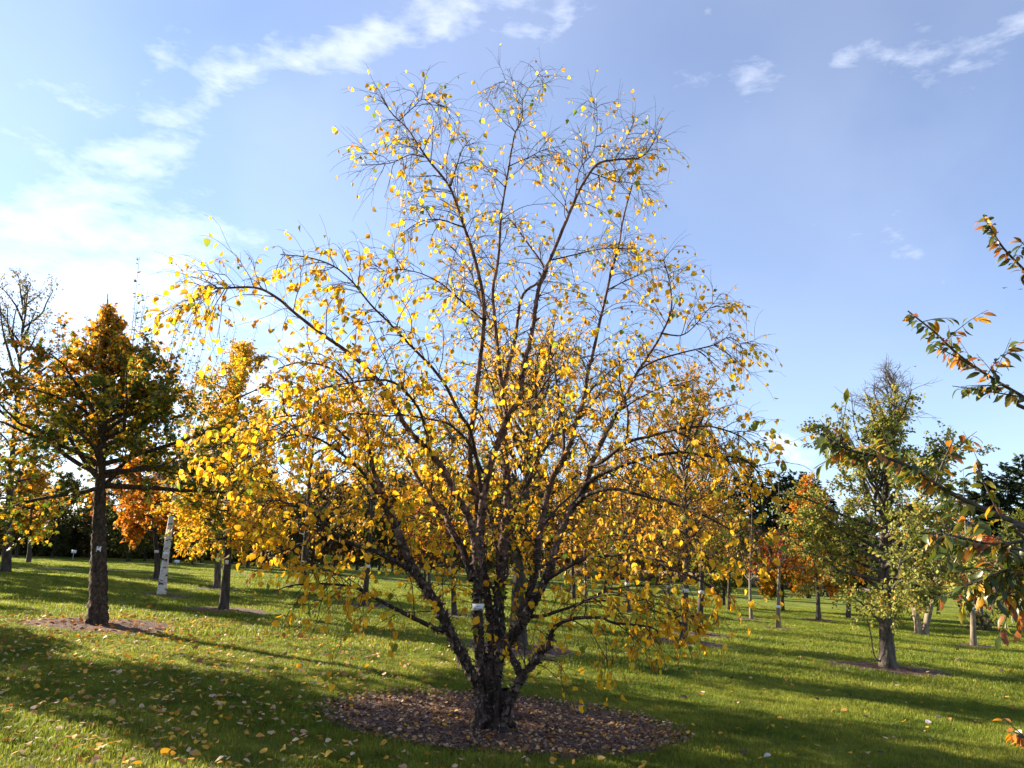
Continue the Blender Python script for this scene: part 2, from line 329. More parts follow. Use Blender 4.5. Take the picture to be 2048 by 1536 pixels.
# ------------------------------------------------------------------ ground
def axis(lim, n, dense): s = np.linspace(-1, 1, n); return np.sinh(s * dense) / math.sinh(dense) * lim
gx = axis(900, 281, 6.3); gy = axis(900, 281, 6.3) + 14
GX, GY = np.meshgrid(gx, gy); GZ = hgt(GX, GY)
n0 = len(gx); ii, jj = np.meshgrid(np.arange(n0 - 1), np.arange(n0 - 1)); q = (jj * n0 + ii).ravel()
lawn = link('lawn', mesh_data('lawn', np.stack([GX, GY, GZ], -1).reshape(-1, 3), [np.stack([q, q + 1, q + n0 + 1, q + n0], -1)], M['lawn'], smooth=True))
tag(lawn, 'green autumn lawn stretching across the park', 'lawn', kind='structure')
BEDS = []        # (centre, rx, ry, rot) so that the grass keeps clear of the mulch
def bed(c, rx, ry, name, label, mat, lift=.02, n=72, rag=.07):
    a = np.arange(n) * 2 * math.pi / n; ph = rng.uniform(0, 6, 5)
    rad = 1 + rag * sum(np.sin(a * k + ph[k - 2]) / (k - 1) ** .6 for k in (2, 3, 5, 6)) + rag * .5 * rng.standard_normal(n)
    rings = np.linspace(0, 1, 16)[1:]; V = [np.array([[c[0], c[1], hgt(c[0], c[1]) + lift + .03]])]
    for s in rings:
        X = c[0] + rx * s * rad * np.cos(a); Y = c[1] + ry * s * rad * np.sin(a)
        Z = hgt(X, Y) + lift * (1 - s ** 6) - .012 * s ** 6 + .012 * rng.standard_normal(n) * (1 - s ** 3) + .006
        V.append(np.stack([X, Y, Z], -1))
    k = np.arange(n); F3 = np.stack([np.zeros(n, int), 1 + k, 1 + (k + 1) % n], -1); F4 = []
    for r_ in range(len(rings) - 1):
        b0 = 1 + r_ * n; F4.append(np.stack([b0 + k, b0 + n + k, b0 + n + (k + 1) % n, b0 + (k + 1) % n], -1))
    o = link(name, mesh_data(name, np.concatenate(V), [F3, np.concatenate(F4)], mat, smooth=True))
    tag(o, label, 'ground', kind='structure'); BEDS.append((c[0], c[1], rx, ry)); return o

# ------------------------------------------------------------------ tree generator
YEL = [(.62, .36, .025), (.55, .27, .02), (.48, .34, .04), (.20, .24, .03), (.40, .20, .03)]
GRN = [(.055, .085, .012), (.085, .12, .02), (.14, .15, .025), (.30, .24, .03)]
ORG = [(.50, .19, .018), (.58, .28, .02), (.38, .11, .015), (.14, .14, .02)]
OLV = [(.20, .23, .045), (.30, .31, .08), (.40, .35, .10), (.11, .15, .03), (.38, .20, .05)]
RED = [(.30, .045, .02), (.22, .03, .02), (.38, .10, .03)]
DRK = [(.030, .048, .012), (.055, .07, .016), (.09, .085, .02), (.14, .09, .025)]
BRN = [(.16, .085, .035), (.22, .12, .04), (.12, .07, .03), (.26, .17, .05)]
def tree_mesh(h, r0, cb, R, prof, nl, ns, nt, nf, lsize, cols, w, el=(15, 70), lean=(0, 0), leader=1.0, tpl='small', bark='grey_bark', leafy=(0, 1),
              droop=.10, spread=.5, hang=.4, stems=1, cfun=None, leafm='far_leaf', crook=.05, taper=1.25, nside=8, curve=.35, trunk_rough=.05, subl=.5, twl=.30, rings=28):
    """height, base radius, crown base height, crown radius, profile(t) -> (wood Buf, leaf Buf), origin at base"""
    global LAST; wood = Buf(); fol = Buf()
    K = 14
    P0s, D0s, L0s, hs = [], [], [], []
    for s in range(stems):
        az = rng.uniform(0, 6.28) + s * 6.28 / max(stems, 1); off = 0 if stems == 1 else 1
        t = np.linspace(0, 1, K)
        ln = np.array([lean[0] + off * .22 * h * math.cos(az), lean[1] + off * .22 * h * math.sin(az)])
        ctr = np.stack([ln[0] * t ** 1.2 + off * .12 * math.cos(az) + crook * h * .2 * np.sin(t * 5 + az), ln[1] * t ** 1.2 + off * .12 * math.sin(az) + crook * h * .2 * np.cos(t * 4 + az * 2), t * h], -1)
        ctr[:, :2] -= ctr[0, :2] - off * .12 * np.array([math.cos(az), math.sin(az)]); ctr[0, 2] = -.12
        rad = (r0 if stems == 1 else r0 * .6) * (1 - t * .96) ** taper + .004; rad[0] *= 1.25
        V, F = batch_tubes(spline(ctr, rings)[None], np.interp(np.linspace(0, 1, rings), t, rad)[None], nside, trunk_rough); wood.add(V, F4=F); LAST = (ctr, rad)
        n = max(3, nl // stems); tt = ((np.arange(n) + rng.uniform(.1, .9, n)) / n) ** 1.15; z = cb + (h * leader - cb) * tt
        p = np.stack([np.interp(z, ctr[:, 2], ctr[:, k]) for k in range(3)], -1)
        a = np.arange(n) * 2.4 + rng.uniform(0, 6) + rng.normal(0, .35, n); e = np.radians(el[0] + (el[1] - el[0]) * tt + rng.normal(0, 7, n))
        P0s.append(p); D0s.append(np.stack([np.cos(a) * np.cos(e), np.sin(a) * np.cos(e), np.sin(e)], -1))
        L0s.append(R * np.array([prof(x) for x in tt]) * rng.uniform(.62, 1.2, n)); hs.append(tt)
    P0 = np.concatenate(P0s); D0 = np.concatenate(D0s); L = np.concatenate(L0s); hh = np.concatenate(hs)
    P, D = grow(P0, D0, L, 7, -droop * curve * np.ones(len(L)) + (droop if curve < 0 else 0), .15)
    rl = np.clip(r0 * .16 + .012 * L, .008, r0 * .42)[:, None] * np.linspace(1, .22, 7)[None]
    V, F = batch_tubes(P, rl, 5); wood.add(V, F4=F)
    # side branches
    N = len(L); u = rng.uniform(.18, 1, (N, ns)); idx = np.repeat(np.arange(N), ns); uu = u.ravel() * 6
    i0 = np.minimum(uu.astype(int), 5); f = (uu - i0)[:, None]
    bp = P[idx, i0] * (1 - f) + P[idx, i0 + 1] * f; bd = unit(D[idx, i0] * .8 + rng.standard_normal((N * ns, 3)) * spread)
    bl = L[idx] * subl * (1.15 - .6 * u.ravel()) * rng.uniform(.6, 1.2, N * ns) + .10
    B, BD = grow(bp, bd, bl, 5, droop, .10); rb = np.repeat(np.clip(.006 + .004 * bl, .004, .02)[:, None], 5, 1) * np.linspace(1, .35, 5)[None]
    V, F = batch_tubes(B, rb, 3); wood.add(V, F4=F)
    # twigs
    Nb = N * ns; u2 = rng.uniform(.15, 1, (Nb, nt)); ix = np.repeat(np.arange(Nb), nt); uu = u2.ravel() * 4
    i0 = np.minimum(uu.astype(int), 3); f = (uu - i0)[:, None]
    tp = B[ix, i0] * (1 - f) + B[ix, i0 + 1] * f; td = unit(BD[ix, i0] + rng.standard_normal((Nb * nt, 3)) * spread * 1.2)
    tl = bl[ix] * twl * rng.uniform(.5, 1.3, Nb * nt) + .06
    Tw, TD = grow(tp, td, tl, 3, droop * 1.5, .12)
    V, F = batch_tubes(Tw, np.full((len(tl), 3), .0035) * np.array([1.2, 1, .6]), 3); wood.add(V, F4=F)
    # leaves
    if nf > 0:
        ht = hh[idx][ix]; keep = (ht >= leafy[0]) & (ht <= leafy[1]); ids = np.where(keep)[0]
        cnt = rng.poisson(nf * np.clip(1.3 * L[idx][ix][ids] / L.mean(), .12, 1.5), len(ids)); li = np.repeat(ids, cnt); n = len(li); v = rng.uniform(0, 1, (n, 1)) * 2
        k0 = np.minimum(v.astype(int), 1).ravel(); fr = v - k0[:, None]
        lp = Tw[li, k0] * (1 - fr) + Tw[li, k0 + 1] * fr + rng.normal(0, lsize * .4, (n, 3))
        ld = unit(TD[li, k0] * .6 + rng.standard_normal((n, 3)) * .7 + np.array([0, 0, -hang]))
        nn = unit(rng.standard_normal((n, 3)) + np.array([0, 0, .8]))
        c = palette(n, cols, w)
        if cfun is not None: c = cfun(lp, c)
        batch_leaves(fol, tpl, lp, ld, nn, lsize * rng.uniform(.65, 1.25, n), c)
    return wood, fol
def conifer_mesh(h, R, r0=.22, cols=((.020, .036, .016), (.030, .050, .022), (.042, .058, .024)), cb=.08, card=.55, dens=2.4):
    wood = Buf(); fol = Buf()
    ctr = np.stack([.1 * np.sin(np.linspace(0, 3, 14)), .1 * np.cos(np.linspace(0, 4, 14)), np.linspace(-.1, h, 14)], -1)
    V, F = batch_tubes(ctr[None], (r0 * (1 - np.linspace(0, 1, 14)) + .012)[None], 7); wood.add(V, F4=F)
    n = int(h * 9); tt = np.sort(rng.uniform(0, 1, n)) ** .9; z = h * (cb + (1 - cb) * tt); a = rng.uniform(0, 6.28, n)
    Lb = R * (1 - tt) ** .8 * rng.uniform(.65, 1.15, n) + .15
    e = np.radians(-8 + 45 * tt + rng.normal(0, 6, n)); D0 = np.stack([np.cos(a) * np.cos(e), np.sin(a) * np.cos(e), np.sin(e)], -1)
    P, D = grow(np.stack([0 * z, 0 * z, z], -1), D0, Lb, 6, .05, .05)
    V, F = batch_tubes(P, np.clip(.02 * Lb, .008, .05)[:, None] * np.linspace(1, .3, 6)[None], 3); wood.add(V, F4=F)
    m = np.maximum(5, (Lb * 15 * dens)).astype(int); ix = np.repeat(np.arange(n), m); k = len(ix); u = rng.uniform(.12, 1, k) * 5
    i0 = np.minimum(u.astype(int), 4); f = (u - i0)[:, None]; p = P[ix, i0] * (1 - f) + P[ix, i0 + 1] * f
    side = unit(np.cross(D[ix, i0], np.array([0, 0, 1.0]))) * rng.choice([-1, 1], k)[:, None]
    d = unit(D[ix, i0] * .7 + side * rng.uniform(.2, 1.1, (k, 1)) + rng.standard_normal((k, 3)) * .25 + np.array([0, 0, -.25]))
    batch_leaves(fol, 'needle', p, d, unit(rng.standard_normal((k, 3)) * .5 + np.array([0, 0, 1.0])), card * rng.uniform(.6, 1.3, k), palette(k, cols, [1] * len(cols), .2))
    return wood, fol
def plant_tree(name, base, bufs, label, bark, group=None, leafm='far_leaf', cat='tree', rotz=0, scale=1.0, meshes=None, crown='crown'):
    root = empty(name, base); root.rotation_euler.z = rotz; root.scale = (scale,) * 3
    tag(root, label, cat, group)
    if meshes is None:
        wood, fol = bufs
        meshes = (wood.data('trunk', M[bark], smooth=True), fol.data(crown, M[leafm], cols=True) if fol.n else None)
    link('trunk', meshes[0], root)
    if meshes[1] is not None: tag(link(crown, meshes[1], root), kind='stuff')
    return root, meshes
round_p = lambda t: math.sin(math.pi * min(1, max(0, .12 + .86 * t))) ** .6
cone_p = lambda t: max(.08, 1 - t) ** .75 * min(1, .55 + 4 * t)
vase_p = lambda t: (.55 + .45 * t) * (1 - .55 * max(0, t - .5))
egg_p = lambda t: math.sin(math.pi * min(1, .22 + .76 * t)) ** .8

# ------------------------------------------------------------------ the multi-stemmed birch (limbs traced, depth given by how they fan out)
BASE = gp(985, 1462); Y0 = BASE[1]
def L3(pts):          # (x, y, dY) pixel points at forward distance Y0 + dY
    return np.array([at(x, y, Y0 + d) for x, y, d in pts])
LIMBS = [  # name, r0, r1, leaf density, branchlet factor, from-fraction, pts
 ('trunk', .165, .125, 0, 0, 1, [(986, 1475, 0), (984, 1430, 0), (981, 1380, 0), (979, 1335, 0), (980, 1310, .03)]),
 ('stem', .086, .011, .9, .8, .35, [(977, 1450, 0), (966, 1370, -.02), (960, 1320, -.05), (955, 1250, -.10), (955, 1180, -.10), (959, 1100, -.05), (964, 1010, 0), (981, 922, .0), (996, 884, .0), (1013, 834, 0), (1037, 799, 0), (1046, 732, 0), (1062, 670, .05), (1077, 577, .1), (1107, 501, .1), (1142, 417, .1), (1168, 364, .1), (1195, 329, .1), (1229, 320, .05), (1275, 318, 0)]),
 ('stem', .012, .004, .5, 1.2, .0, [(1275, 318, 0), (1298, 299, 0), (1324, 251, -.05)]),
 ('stem', .040, .005, .55, 1.1, .2, [(1013, 834, 0), (1005, 790, .1), (996, 717, .2), (989, 644, .3), (985, 580, .3), (995, 520, .3), (1001, 425, .3), (1016, 333, .35), (1027, 272, .35), (1043, 234, .35), (1045, 196, .35)]),
 ('stem', .070, .006, .7, 1.0, .35, [(984, 1440, .05), (989, 1360, .1), (985, 1290, .15), (975, 1200, .2), (962, 1100, .25), (955, 1010, .25), (943, 952, .2), (940, 878, .1), (949, 820, 0), (958, 732, -.15), (966, 659, -.3), (965, 588, -.4), (947, 512, -.5), (928, 455, -.6), (909, 398, -.65), (894, 367, -.7), (864, 329, -.75), (841, 299, -.8), (814, 257, -.8), (784, 227, -.8), (761, 192, -.8)]),
 ('stem', .092, .045, .5, .5, .5, [(982, 1450, .03), (988, 1370, .06), (995, 1287, .12), (997, 1202, .2), (1000, 1144, .3), (1008, 1060, .45), (1014, 980, .6), (1008, 920, .7), (1003, 850, .8)]),
 ('stem', .045, .006, .7, 1, .1, [(1003, 850, .8), (1010, 760, 1.0), (1030, 680, 1.2), (1045, 590, 1.35), (1092, 546, 1.4), (1043, 467, 1.3), (1016, 432, 1.2)]),
 ('stem', .085, .010, .75, 1.0, .35, [(981, 1430, .0), (987, 1355, -.02), (1003, 1303, -.05), (1020, 1278, -.05), (1046, 1240, .0), (1056, 1202, .1), (1070, 1140, .25), (1080, 1060, .4), (1101, 966, .55), (1119, 931, .6), (1137, 893, .65), (1151, 843, .7), (1166, 799, .75), (1175, 741, .8), (1182, 717, .8), (1192, 673, .8), (1207, 609, .85), (1222, 546, .9), (1237, 493, .9), (1245, 444, .9), (1264, 371, .9)]),
 ('stem', .030, .006, .8, 1, .1, [(1128, 915, .62), (1125, 850, .9), (1116, 790, 1.1), (1108, 740, 1.3), (1100, 690, 1.4), (1110, 640, 1.5)]),
 ('stem', .070, .006, .8, 1.0, .3, [(1046, 1240, 0), (1065, 1205, -.05), (1097, 1143, -.05), (1114, 1082, 0), (1139, 1022, .05), (1166, 981, .05), (1180, 931, .1), (1204, 878, .15), (1227, 834, .2), (1242, 805, .2), (1268, 752, .25), (1298, 705, .25), (1321, 668, .25), (1340, 620, .25), (1337, 562, .2), (1324, 516, .2)]),
 ('stem', .046, .036, 0, 0, .9, [(1043, 1358, -.24), (1036, 1338, -.20), (1026, 1320, -.10), (1014, 1302, .04), (1006, 1275, .12), (1003, 1250, .2)]),
 ('limb', .066, .006, 1.0, .8, .45, [(996, 1478, -.12), (1012, 1425, -.18), (1030, 1382, -.24), (1044, 1352, -.27), (1066, 1328, -.35), (1093, 1293, -.5), (1107, 1258, -.65), (1140, 1240, -.8), (1198, 1238, -1.0), (1227, 1249, -1.2), (1286, 1255, -1.4), (1310, 1262, -1.5)]),
 ('limb', .014, .004, 1.0, 1, .2, [(1140, 1240, -.8), (1150, 1215, -.8), (1185, 1195, -.9), (1250, 1190, -1.0), (1320, 1210, -1.1), (1390, 1240, -1.25)]),
 ('stem', .072, .033, .8, .8, .5, [(975, 1440, -.12), (958, 1378, -.15), (934, 1328, -.25), (911, 1287, -.32), (890, 1240, -.4), (868, 1200, -.5), (833, 1150, -.6), (814, 1115, -.65), (800, 1076, -.7), (781, 1033, -.75), (771, 1007, -.8), (759, 972, -.8)]),
 ('stem', .033, .006, 1.1, 1, .1, [(759, 972, -.8), (747, 943, -.8), (740, 900, -.85), (730, 850, -.9), (718, 805, -1.0), (690, 760, -1.1), (650, 735, -1.2), (600, 728, -1.35), (555, 740, -1.5)]),
 ('stem', .060, .006, 1.25, 1.0, .2, [(958, 1150, -.08), (950, 1080, -.15), (934, 1025, -.25), (911, 990, -.32), (887, 940, -.42), (858, 905, -.5), (832, 878, -.6), (808, 849, -.7), (788, 811, -.8), (767, 776, -.9), (729, 735, -1.0), (686, 699, -1.1), (649, 673, -1.2), (597, 634, -1.3), (554, 598, -1.4), (513, 578, -1.5), (453, 578, -1.6), (427, 580, -1.65), (391, 600, -1.7), (365, 622, -1.7)]),
 ('limb', .030, .005, 1.1, 1, .15, [(962, 985, 0), (955, 930, -.1), (940, 860, -.3), (923, 834, -.4), (908, 805, -.5), (890, 770, -.6), (864, 735, -.7), (838, 708, -.8), (800, 670, -.9), (770, 638, -1.0), (738, 606, -1.1), (700, 560, -1.15), (660, 530, -1.2), (610, 515, -1.25), (560, 510, -1.3)]),
 ('limb', .036, .005, .8, .9, .15, [(1152, 1003, .05), (1180, 962, -.1), (1226, 938, -.3), (1286, 918, -.5), (1335, 907, -.7), (1377, 905, -.85), (1434, 915, -1.0), (1476, 915, -1.1), (1510, 938, -1.2), (1528, 970, -1.25)]),
 ('limb', .030, .005, .9, 1.0, .15, [(1180, 931, .1), (1205, 922, -.2), (1252, 886, -.5), (1299, 873, -.7), (1346, 860, -.9), (1395, 853, -1.0), (1429, 855, -1.1), (1481, 873, -1.2), (1510, 900, -1.25)]),
 ('limb', .013, .004, .9, 1, .1, [(1346, 860, -.9), (1408, 892, -1.0), (1442, 910, -1.1), (1475, 950, -1.2)]),
 ('limb', .015, .005, .6, 1, .1, [(1252, 886, -.5), (1256, 821, -.45), (1242, 772, -.4), (1238, 700, -.4)]),
 ('limb', .032, .005, .8, .9, .25, [(1152, 1008, .05), (1176, 988, -.15), (1220, 978, -.4), (1258, 985, -.6), (1316, 1001, -.9), (1366, 1017, -1.1), (1410, 1035, -1.3), (1469, 1067, -1.5), (1490, 1085, -1.55)]),
 ('limb', .030, .005, .9, .9, .2, [(1090, 1160, -.05), (1126, 1140, -.3), (1164, 1120, -.5), (1214, 1111, -.8), (1264, 1109, -1.0), (1308, 1117, -1.2), (1346, 1140, -1.4), (1395, 1158, -1.55), (1450, 1200, -1.6)]),
 ('limb', .030, .005, 1.0, .9, .2, [(1060, 1232, 0), (1085, 1232, -.2), (1117, 1222, -.4), (1164, 1205, -.65), (1205, 1184, -.85), (1249, 1172, -1.0), (1325, 1165, -1.3)]),
 ('limb', .012, .004, 1.0, 1, .2, [(1164, 1205, -.65), (1229, 1202, -.8), (1293, 1216, -1.0), (1370, 1250, -1.2)]),
 ('limb', .034, .004, 1.1, .9, .2, [(897, 1258, -.38), (880, 1262, -.5), (845, 1246, -.7), (790, 1219, -.95), (754, 1199, -1.1), (716, 1178, -1.25), (681, 1170, -1.35), (634, 1168, -1.5), (590, 1172, -1.65), (546, 1187, -1.8)]),
 ('limb', .034, .004, 1.2, 1.0, .2, [(826, 1142, -.62), (781, 1117, -.9), (737, 1096, -1.1), (687, 1082, -1.35), (668, 1067, -1.4), (649, 1044, -1.5), (617, 1020, -1.6), (576, 1008, -1.75), (552, 1003, -1.8), (500, 1010, -1.9)]),
 ('limb', .012, .004, 1.1, 1, .1, [(687, 1082, -1.35), (646, 1087, -1.5), (590, 1095, -1.6), (520, 1120, -1.7)]),
 ('stem', .050, .006, 1.0, .9, .2, [(945, 1160, -.1), (925, 1100, .05), (900, 1056, .2), (892, 1033, .3), (872, 1011, .4), (849, 978, .5), (820, 930, .6), (797, 893, .7), (767, 864, .8), (730, 820, .9), (690, 790, 1.0), (640, 770, 1.05)]),
 ('limb', .026, .004, 1.4, 1, .1, [(771, 1007, -.8), (755, 988, -.95), (736, 957, -1.1), (716, 935, -1.2), (689, 912, -1.35), (659, 890, -1.5), (632, 875, -1.6), (590, 868, -1.8), (540, 885, -1.95), (480, 925, -2.05), (430, 970, -2.1)]),
 ('limb', .020, .004, 1.3, 1, .1, [(797, 893, .7), (745, 890, -.2), (700, 880, -.8), (674, 859, -1.0), (632, 841, -1.2), (590, 832, -1.35), (540, 840, -1.5), (480, 870, -1.6), (420, 900, -1.7)]),
 ('limb', .026, .004, 1.1, 1, .15, [(858, 905, -.5), (853, 870, -.7), (841, 828, -.9), (823, 799, -1.1), (794, 770, -1.3), (759, 761, -1.5), (700, 767, -1.7), (640, 780, -1.9), (580, 800, -2.0)]),
 ('limb', .022, .004, 1.0, 1, .15, [(966, 945, 0), (949, 908, -.2), (934, 881, -.4), (905, 852, -.6), (876, 840, -.8), (811, 829, -1.0), (773, 831, -1.2), (700, 826, -1.4), (620, 840, -1.6), (560, 870, -1.7)]),
 ('limb', .020, .004, .9, 1, .1, [(1037, 805, 0), (1066, 799, -.3), (1081, 782, -.5), (1110, 741, -.7), (1157, 717, -.9), (1210, 705, -1.0)]),
 ('limb', .012, .003, .7, 1.2, 0, [(902, 371, -.68), (913, 333, -.65), (925, 299, -.6), (944, 276, -.6)]),
 ('limb', .010, .003, .7, 1.2, 0, [(848, 314, -.77), (818, 310, -.9), (780, 326, -1.0), (720, 330, -1.1)]),
 ('limb', .008, .003, .5, 1.2, 0, [(800, 240, -.8), (826, 215, -.7), (848, 198, -.6), (887, 215, -.6), (902, 238, -.6)]),
 ('limb', .009, .003, .5, 1.2, 0, [(1180, 345, .1), (1229, 362, .3), (1264, 367, .4), (1300, 390, .5)]),
 ('limb', .009, .003, .5, 1.2, 0, [(1150, 395, .1), (1161, 337, .2), (1187, 303, .3), (1195, 250, .3), (1194, 205, .3)]),
 ('limb', .007, .003, .4, 1.0, 0, [(1229, 320, .05), (1250, 285, .1), (1270, 240, .1)]),
 ('limb', .009, .003, .5, 1.2, 0, [(1016, 333, .35), (1058, 314, .4), (1088, 299, .4), (1130, 290, .4)]),
 ('limb', .012, .003, .6, 1, 0, [(1105, 520, .1), (1172, 505, .3), (1218, 497, .4), (1270, 500, .5)]),
 ('limb', .006, .002, .5, .8, 0, [(1045, 200, .35), (1030, 178, .35), (1005, 165, .35), (975, 178, .3)]),
 ('limb', .006, .002, .5, .8, 0, [(1045, 200, .35), (1058, 175, .4), (1075, 155, .4), (1080, 142, .4)]),
 ('limb', .013, .003, .7, 1.2, 0, [(1325, 668, .25), (1367, 670, .2), (1400, 640, .15), (1440, 590, .1)]),
 ('limb', .016, .003, .7, 1.1, .1, [(1275, 742, .25), (1309, 722, .1), (1367, 704, -.1), (1427, 690, -.2), (1455, 675, -.3), (1481, 689, -.35), (1486, 720, -.35)]),
 ('limb', .014, .003, .7, 1, .1, [(1232, 826, .2), (1290, 790, .4), (1350, 770, .5), (1420, 790, .6)]),
 ('limb', .012, .003, .6, 1.1, .1, [(1215, 580, .87), (1255, 560, .9), (1300, 540, 1.0), (1350, 530, 1.1)]),
 ('limb', .014, .003, .8, 1.1, .1, [(966, 640, -.3), (920, 600, -.6), (870, 560, -.8), (810, 540, -1.0), (750, 545, -1.1)]),
 ('limb', .012, .003, .8, 1.1, .1, [(928, 455, -.6), (880, 440, -.8), (840, 445, -1.0), (800, 470, -1.1)]),
 # limbs on the far side
 ('limb', .030, .005, 1.1, 1, .2, [(1000, 1144, .3), (985, 1060, .8), (960, 980, 1.3), (920, 900, 1.7), (870, 830, 2.0), (810, 790, 2.2)]),
 ('limb', .030, .005, 1.1, 1, .2, [(1003, 1100, .35), (1030, 1020, .9), (1060, 950, 1.4), (1090, 880, 1.8), (1130, 820, 2.1), (1180, 780, 2.3)]),
 ('limb', .026, .005, 1.1, 1, .2, [(1080, 1060, .4), (1120, 1010, 1.0), (1170, 970, 1.5), (1230, 950, 2.0), (1300, 945, 2.3)]),
 ('limb', .026, .005, 1.1, 1, .2, [(925, 1100, .05), (890, 1060, .6), (840, 1040, 1.1), (780, 1030, 1.5), (720, 1040, 1.9)]),
 ('limb', .022, .005, 1.1, 1, .2, [(1070, 1140, .25), (1110, 1120, .9), (1160, 1090, 1.4), (1220, 1070, 1.8), (1280, 1075, 2.1)]),
 ('limb', .022, .005, 1.0, 1, .2, [(997, 1202, .2), (970, 1150, .7), (930, 1120, 1.2), (880, 1105, 1.6), (820, 1110, 2.0)]),
 ('limb', .022, .005, .9, 1, .2, [(989, 660, .3), (960, 600, .8), (940, 540, 1.2), (910, 500, 1.5)]),
 ('limb', .022, .005, .9, 1, .2, [(1003, 850, .8), (985, 780, 1.3), (960, 710, 1.7), (930, 650, 2.0)]),
 ('limb', .020, .005, .8, 1, .2, [(1166, 799, .75), (1200, 760, 1.2), (1250, 720, 1.6), (1310, 700, 1.9)]),
]
birch = empty('multi_stem_birch', BASE)
tag(birch, 'large multi-stemmed birch with shaggy dark bark and sparse yellow leaves standing in the mulch bed', 'tree')
wood_dark = Buf(); wood_pale = Buf(); twigs = Buf(); flakes = Buf(); foliage = Buf()
LP, LD, LS = [], [], []          # birch leaves
def birch_limb(nm, r0, r1, dens, bf, f0, pts):
    P3 = L3(pts); r0 *= .88
    seg = np.linalg.norm(np.diff(P3, axis=0), axis=1); Lt = seg.sum()
    big = r0 > .028
    m = int(np.clip(Lt / (.035 if big else .05), 8, 160)); C = spline(P3, m)
    s = np.linspace(0, 1, m); R = r0 + (r1 - r0) * s ** (.55 if r0 > .05 else .75)
    C = C + (.012 if big else .006) * np.cumsum(rng.standard_normal((m, 3)), 0) / math.sqrt(m) * min(1, Lt)
    ns = 20 if r0 > .07 else 12 if big else 6
    V, F = batch_tubes(C[None], R[None], ns, .06 if big else .03)
    zc = C[:, 2]
    split = int(np.searchsorted(zc, BASE[2] + 1.75 + rng.uniform(-.2, .2))) if big else m
    if not big: twigs.add(V, F4=F)
    elif split >= m - 3: wood_dark.add(V, F4=F)
    elif split <= 3: (wood_pale if nm == 'stem' else wood_dark).add(V, F4=F)
    else:
        k = split; wood_dark.add(V[:(k + 1) * ns], F4=F[:k * ns]); wood_pale.add(V[k * ns:], F4=F[k * ns:] - k * ns)
    T = unit(np.gradient(C, axis=0))
    if big:      # peeling bark flakes
        n = int(Lt * (300 if r0 > .05 else 150)); i = rng.integers(1, m - 1, n); hz = C[i, 2] - BASE[2]
        kp = (R[i] > .022) & (rng.uniform(0, 1, n) < np.clip(1.5 - .42 * hz, .15, 1)); i = i[kp]; n = len(i)
        u = unit(np.cross(T[i], rng.standard_normal((n, 3)))); w = np.cross(T[i], u); sz = rng.uniform(.012, .032, (n, 1)) * (1 if r0 > .05 else .6)
        c = C[i] + u * R[i][:, None] * .97; up = T[i] * rng.choice([-1, 1], (n, 1))
        lift = rng.uniform(.25, 1.3, (n, 1))
        a = c - w * sz * .7; b = c + w * sz * .7; d = b + up * sz * .9 + u * sz * lift * .5; e = a + up * sz * .9 + u * sz * lift * .5
        g = d + up * sz * .5 + u * sz * lift * .9 - w * sz * .2; hh = e + up * sz * .5 + u * sz * lift * .9 + w * sz * .2
        vv = np.stack([a, b, d, e, g, hh], 1).reshape(-1, 3); k6 = (np.arange(n) * 6)[:, None]
        flakes.add(vv, F4=np.concatenate([k6 + [0, 1, 2, 3], k6 + [3, 2, 4, 5]]))
    if bf <= 0: return
    f0 = f0 * .55; dens = dens * 1.0
    # branchlets
    n = int(Lt * 14.0 * bf * (1 - f0)) + 2
    u = f0 + (1 - f0) * rng.uniform(0, 1, n) ** .85; i = np.minimum((u * (m - 1)).astype(int), m - 2)
    perp = unit(np.cross(T[i], rng.standard_normal((n, 3))))
    D0 = unit(T[i] * .55 + perp * .75 + np.array([0, 0, .20]))
    Ln = rng.uniform(.30, .85, n) * np.clip(.45 + Lt * .22, .45, 1.0) * (1.1 - .45 * u)
    B, BD = grow(C[i], D0, Ln * 1.12 * np.where(u > .85, .6, 1), 9, .19, .13)
    rb = np.clip(.0030 + .0045 * Ln, .003, .007)[:, None] * np.linspace(1, .35, 9)[None]
    V, F = batch_tubes(B, rb, 4); twigs.add(V, F4=F)
    # end shoots continue the limb
    # hanging twigs
    nt = 5; u2 = rng.uniform(.2, 1, (n, nt)); ix = np.repeat(np.arange(n), nt); uu = u2.ravel() * 8
    i0 = np.minimum(uu.astype(int), 7); f = (uu - i0)[:, None]
    tp = B[ix, i0] * (1 - f) + B[ix, i0 + 1] * f; td = unit(BD[ix, i0] * .8 + rng.standard_normal((n * nt, 3)) * .5 + np.array([0, 0, .12]))
    tl = rng.uniform(.12, .48, n * nt)
    Tw, TD = grow(tp, td, tl, 6, rng.uniform(.10, .52, n * nt), .13)
    V, F = batch_tubes(Tw, np.full((n * nt, 6), 1.0) * np.linspace(.0022, .0011, 6)[None], 3); twigs.add(V, F4=F)
    cnt = rng.poisson(1.95 * dens * np.clip(1.12 - .085 * (tp[:, 2] - BASE[2] - 1.0), .55, 1.0), n * nt); li = np.repeat(np.arange(n * nt), cnt); k = len(li)
    v = rng.uniform(.3, 1, k) * 5; k0 = np.minimum(v.astype(int), 4); fr = (v - k0)[:, None]
    node_p = Tw[li, k0] * (1 - fr) + Tw[li, k0 + 1] * fr
    d = unit(TD[li, k0] * .35 + rng.standard_normal((k, 3)) * .42 + np.array([0, 0, -.75]))
    pet = rng.uniform(.012, .024, k)[:, None]                       # petiole
    LP.append(node_p + d * pet); LD.append(d); LS.append(np.clip(.056 * np.exp(.24 * rng.standard_normal(k)), .026, .086))
    pt = np.stack([node_p, node_p + d * pet * 1.05], 1); V, F = batch_tubes(pt, np.full((k, 2), .0009), 3); twigs.add(V, F4=F)
for L_ in LIMBS: birch_limb(*L_)
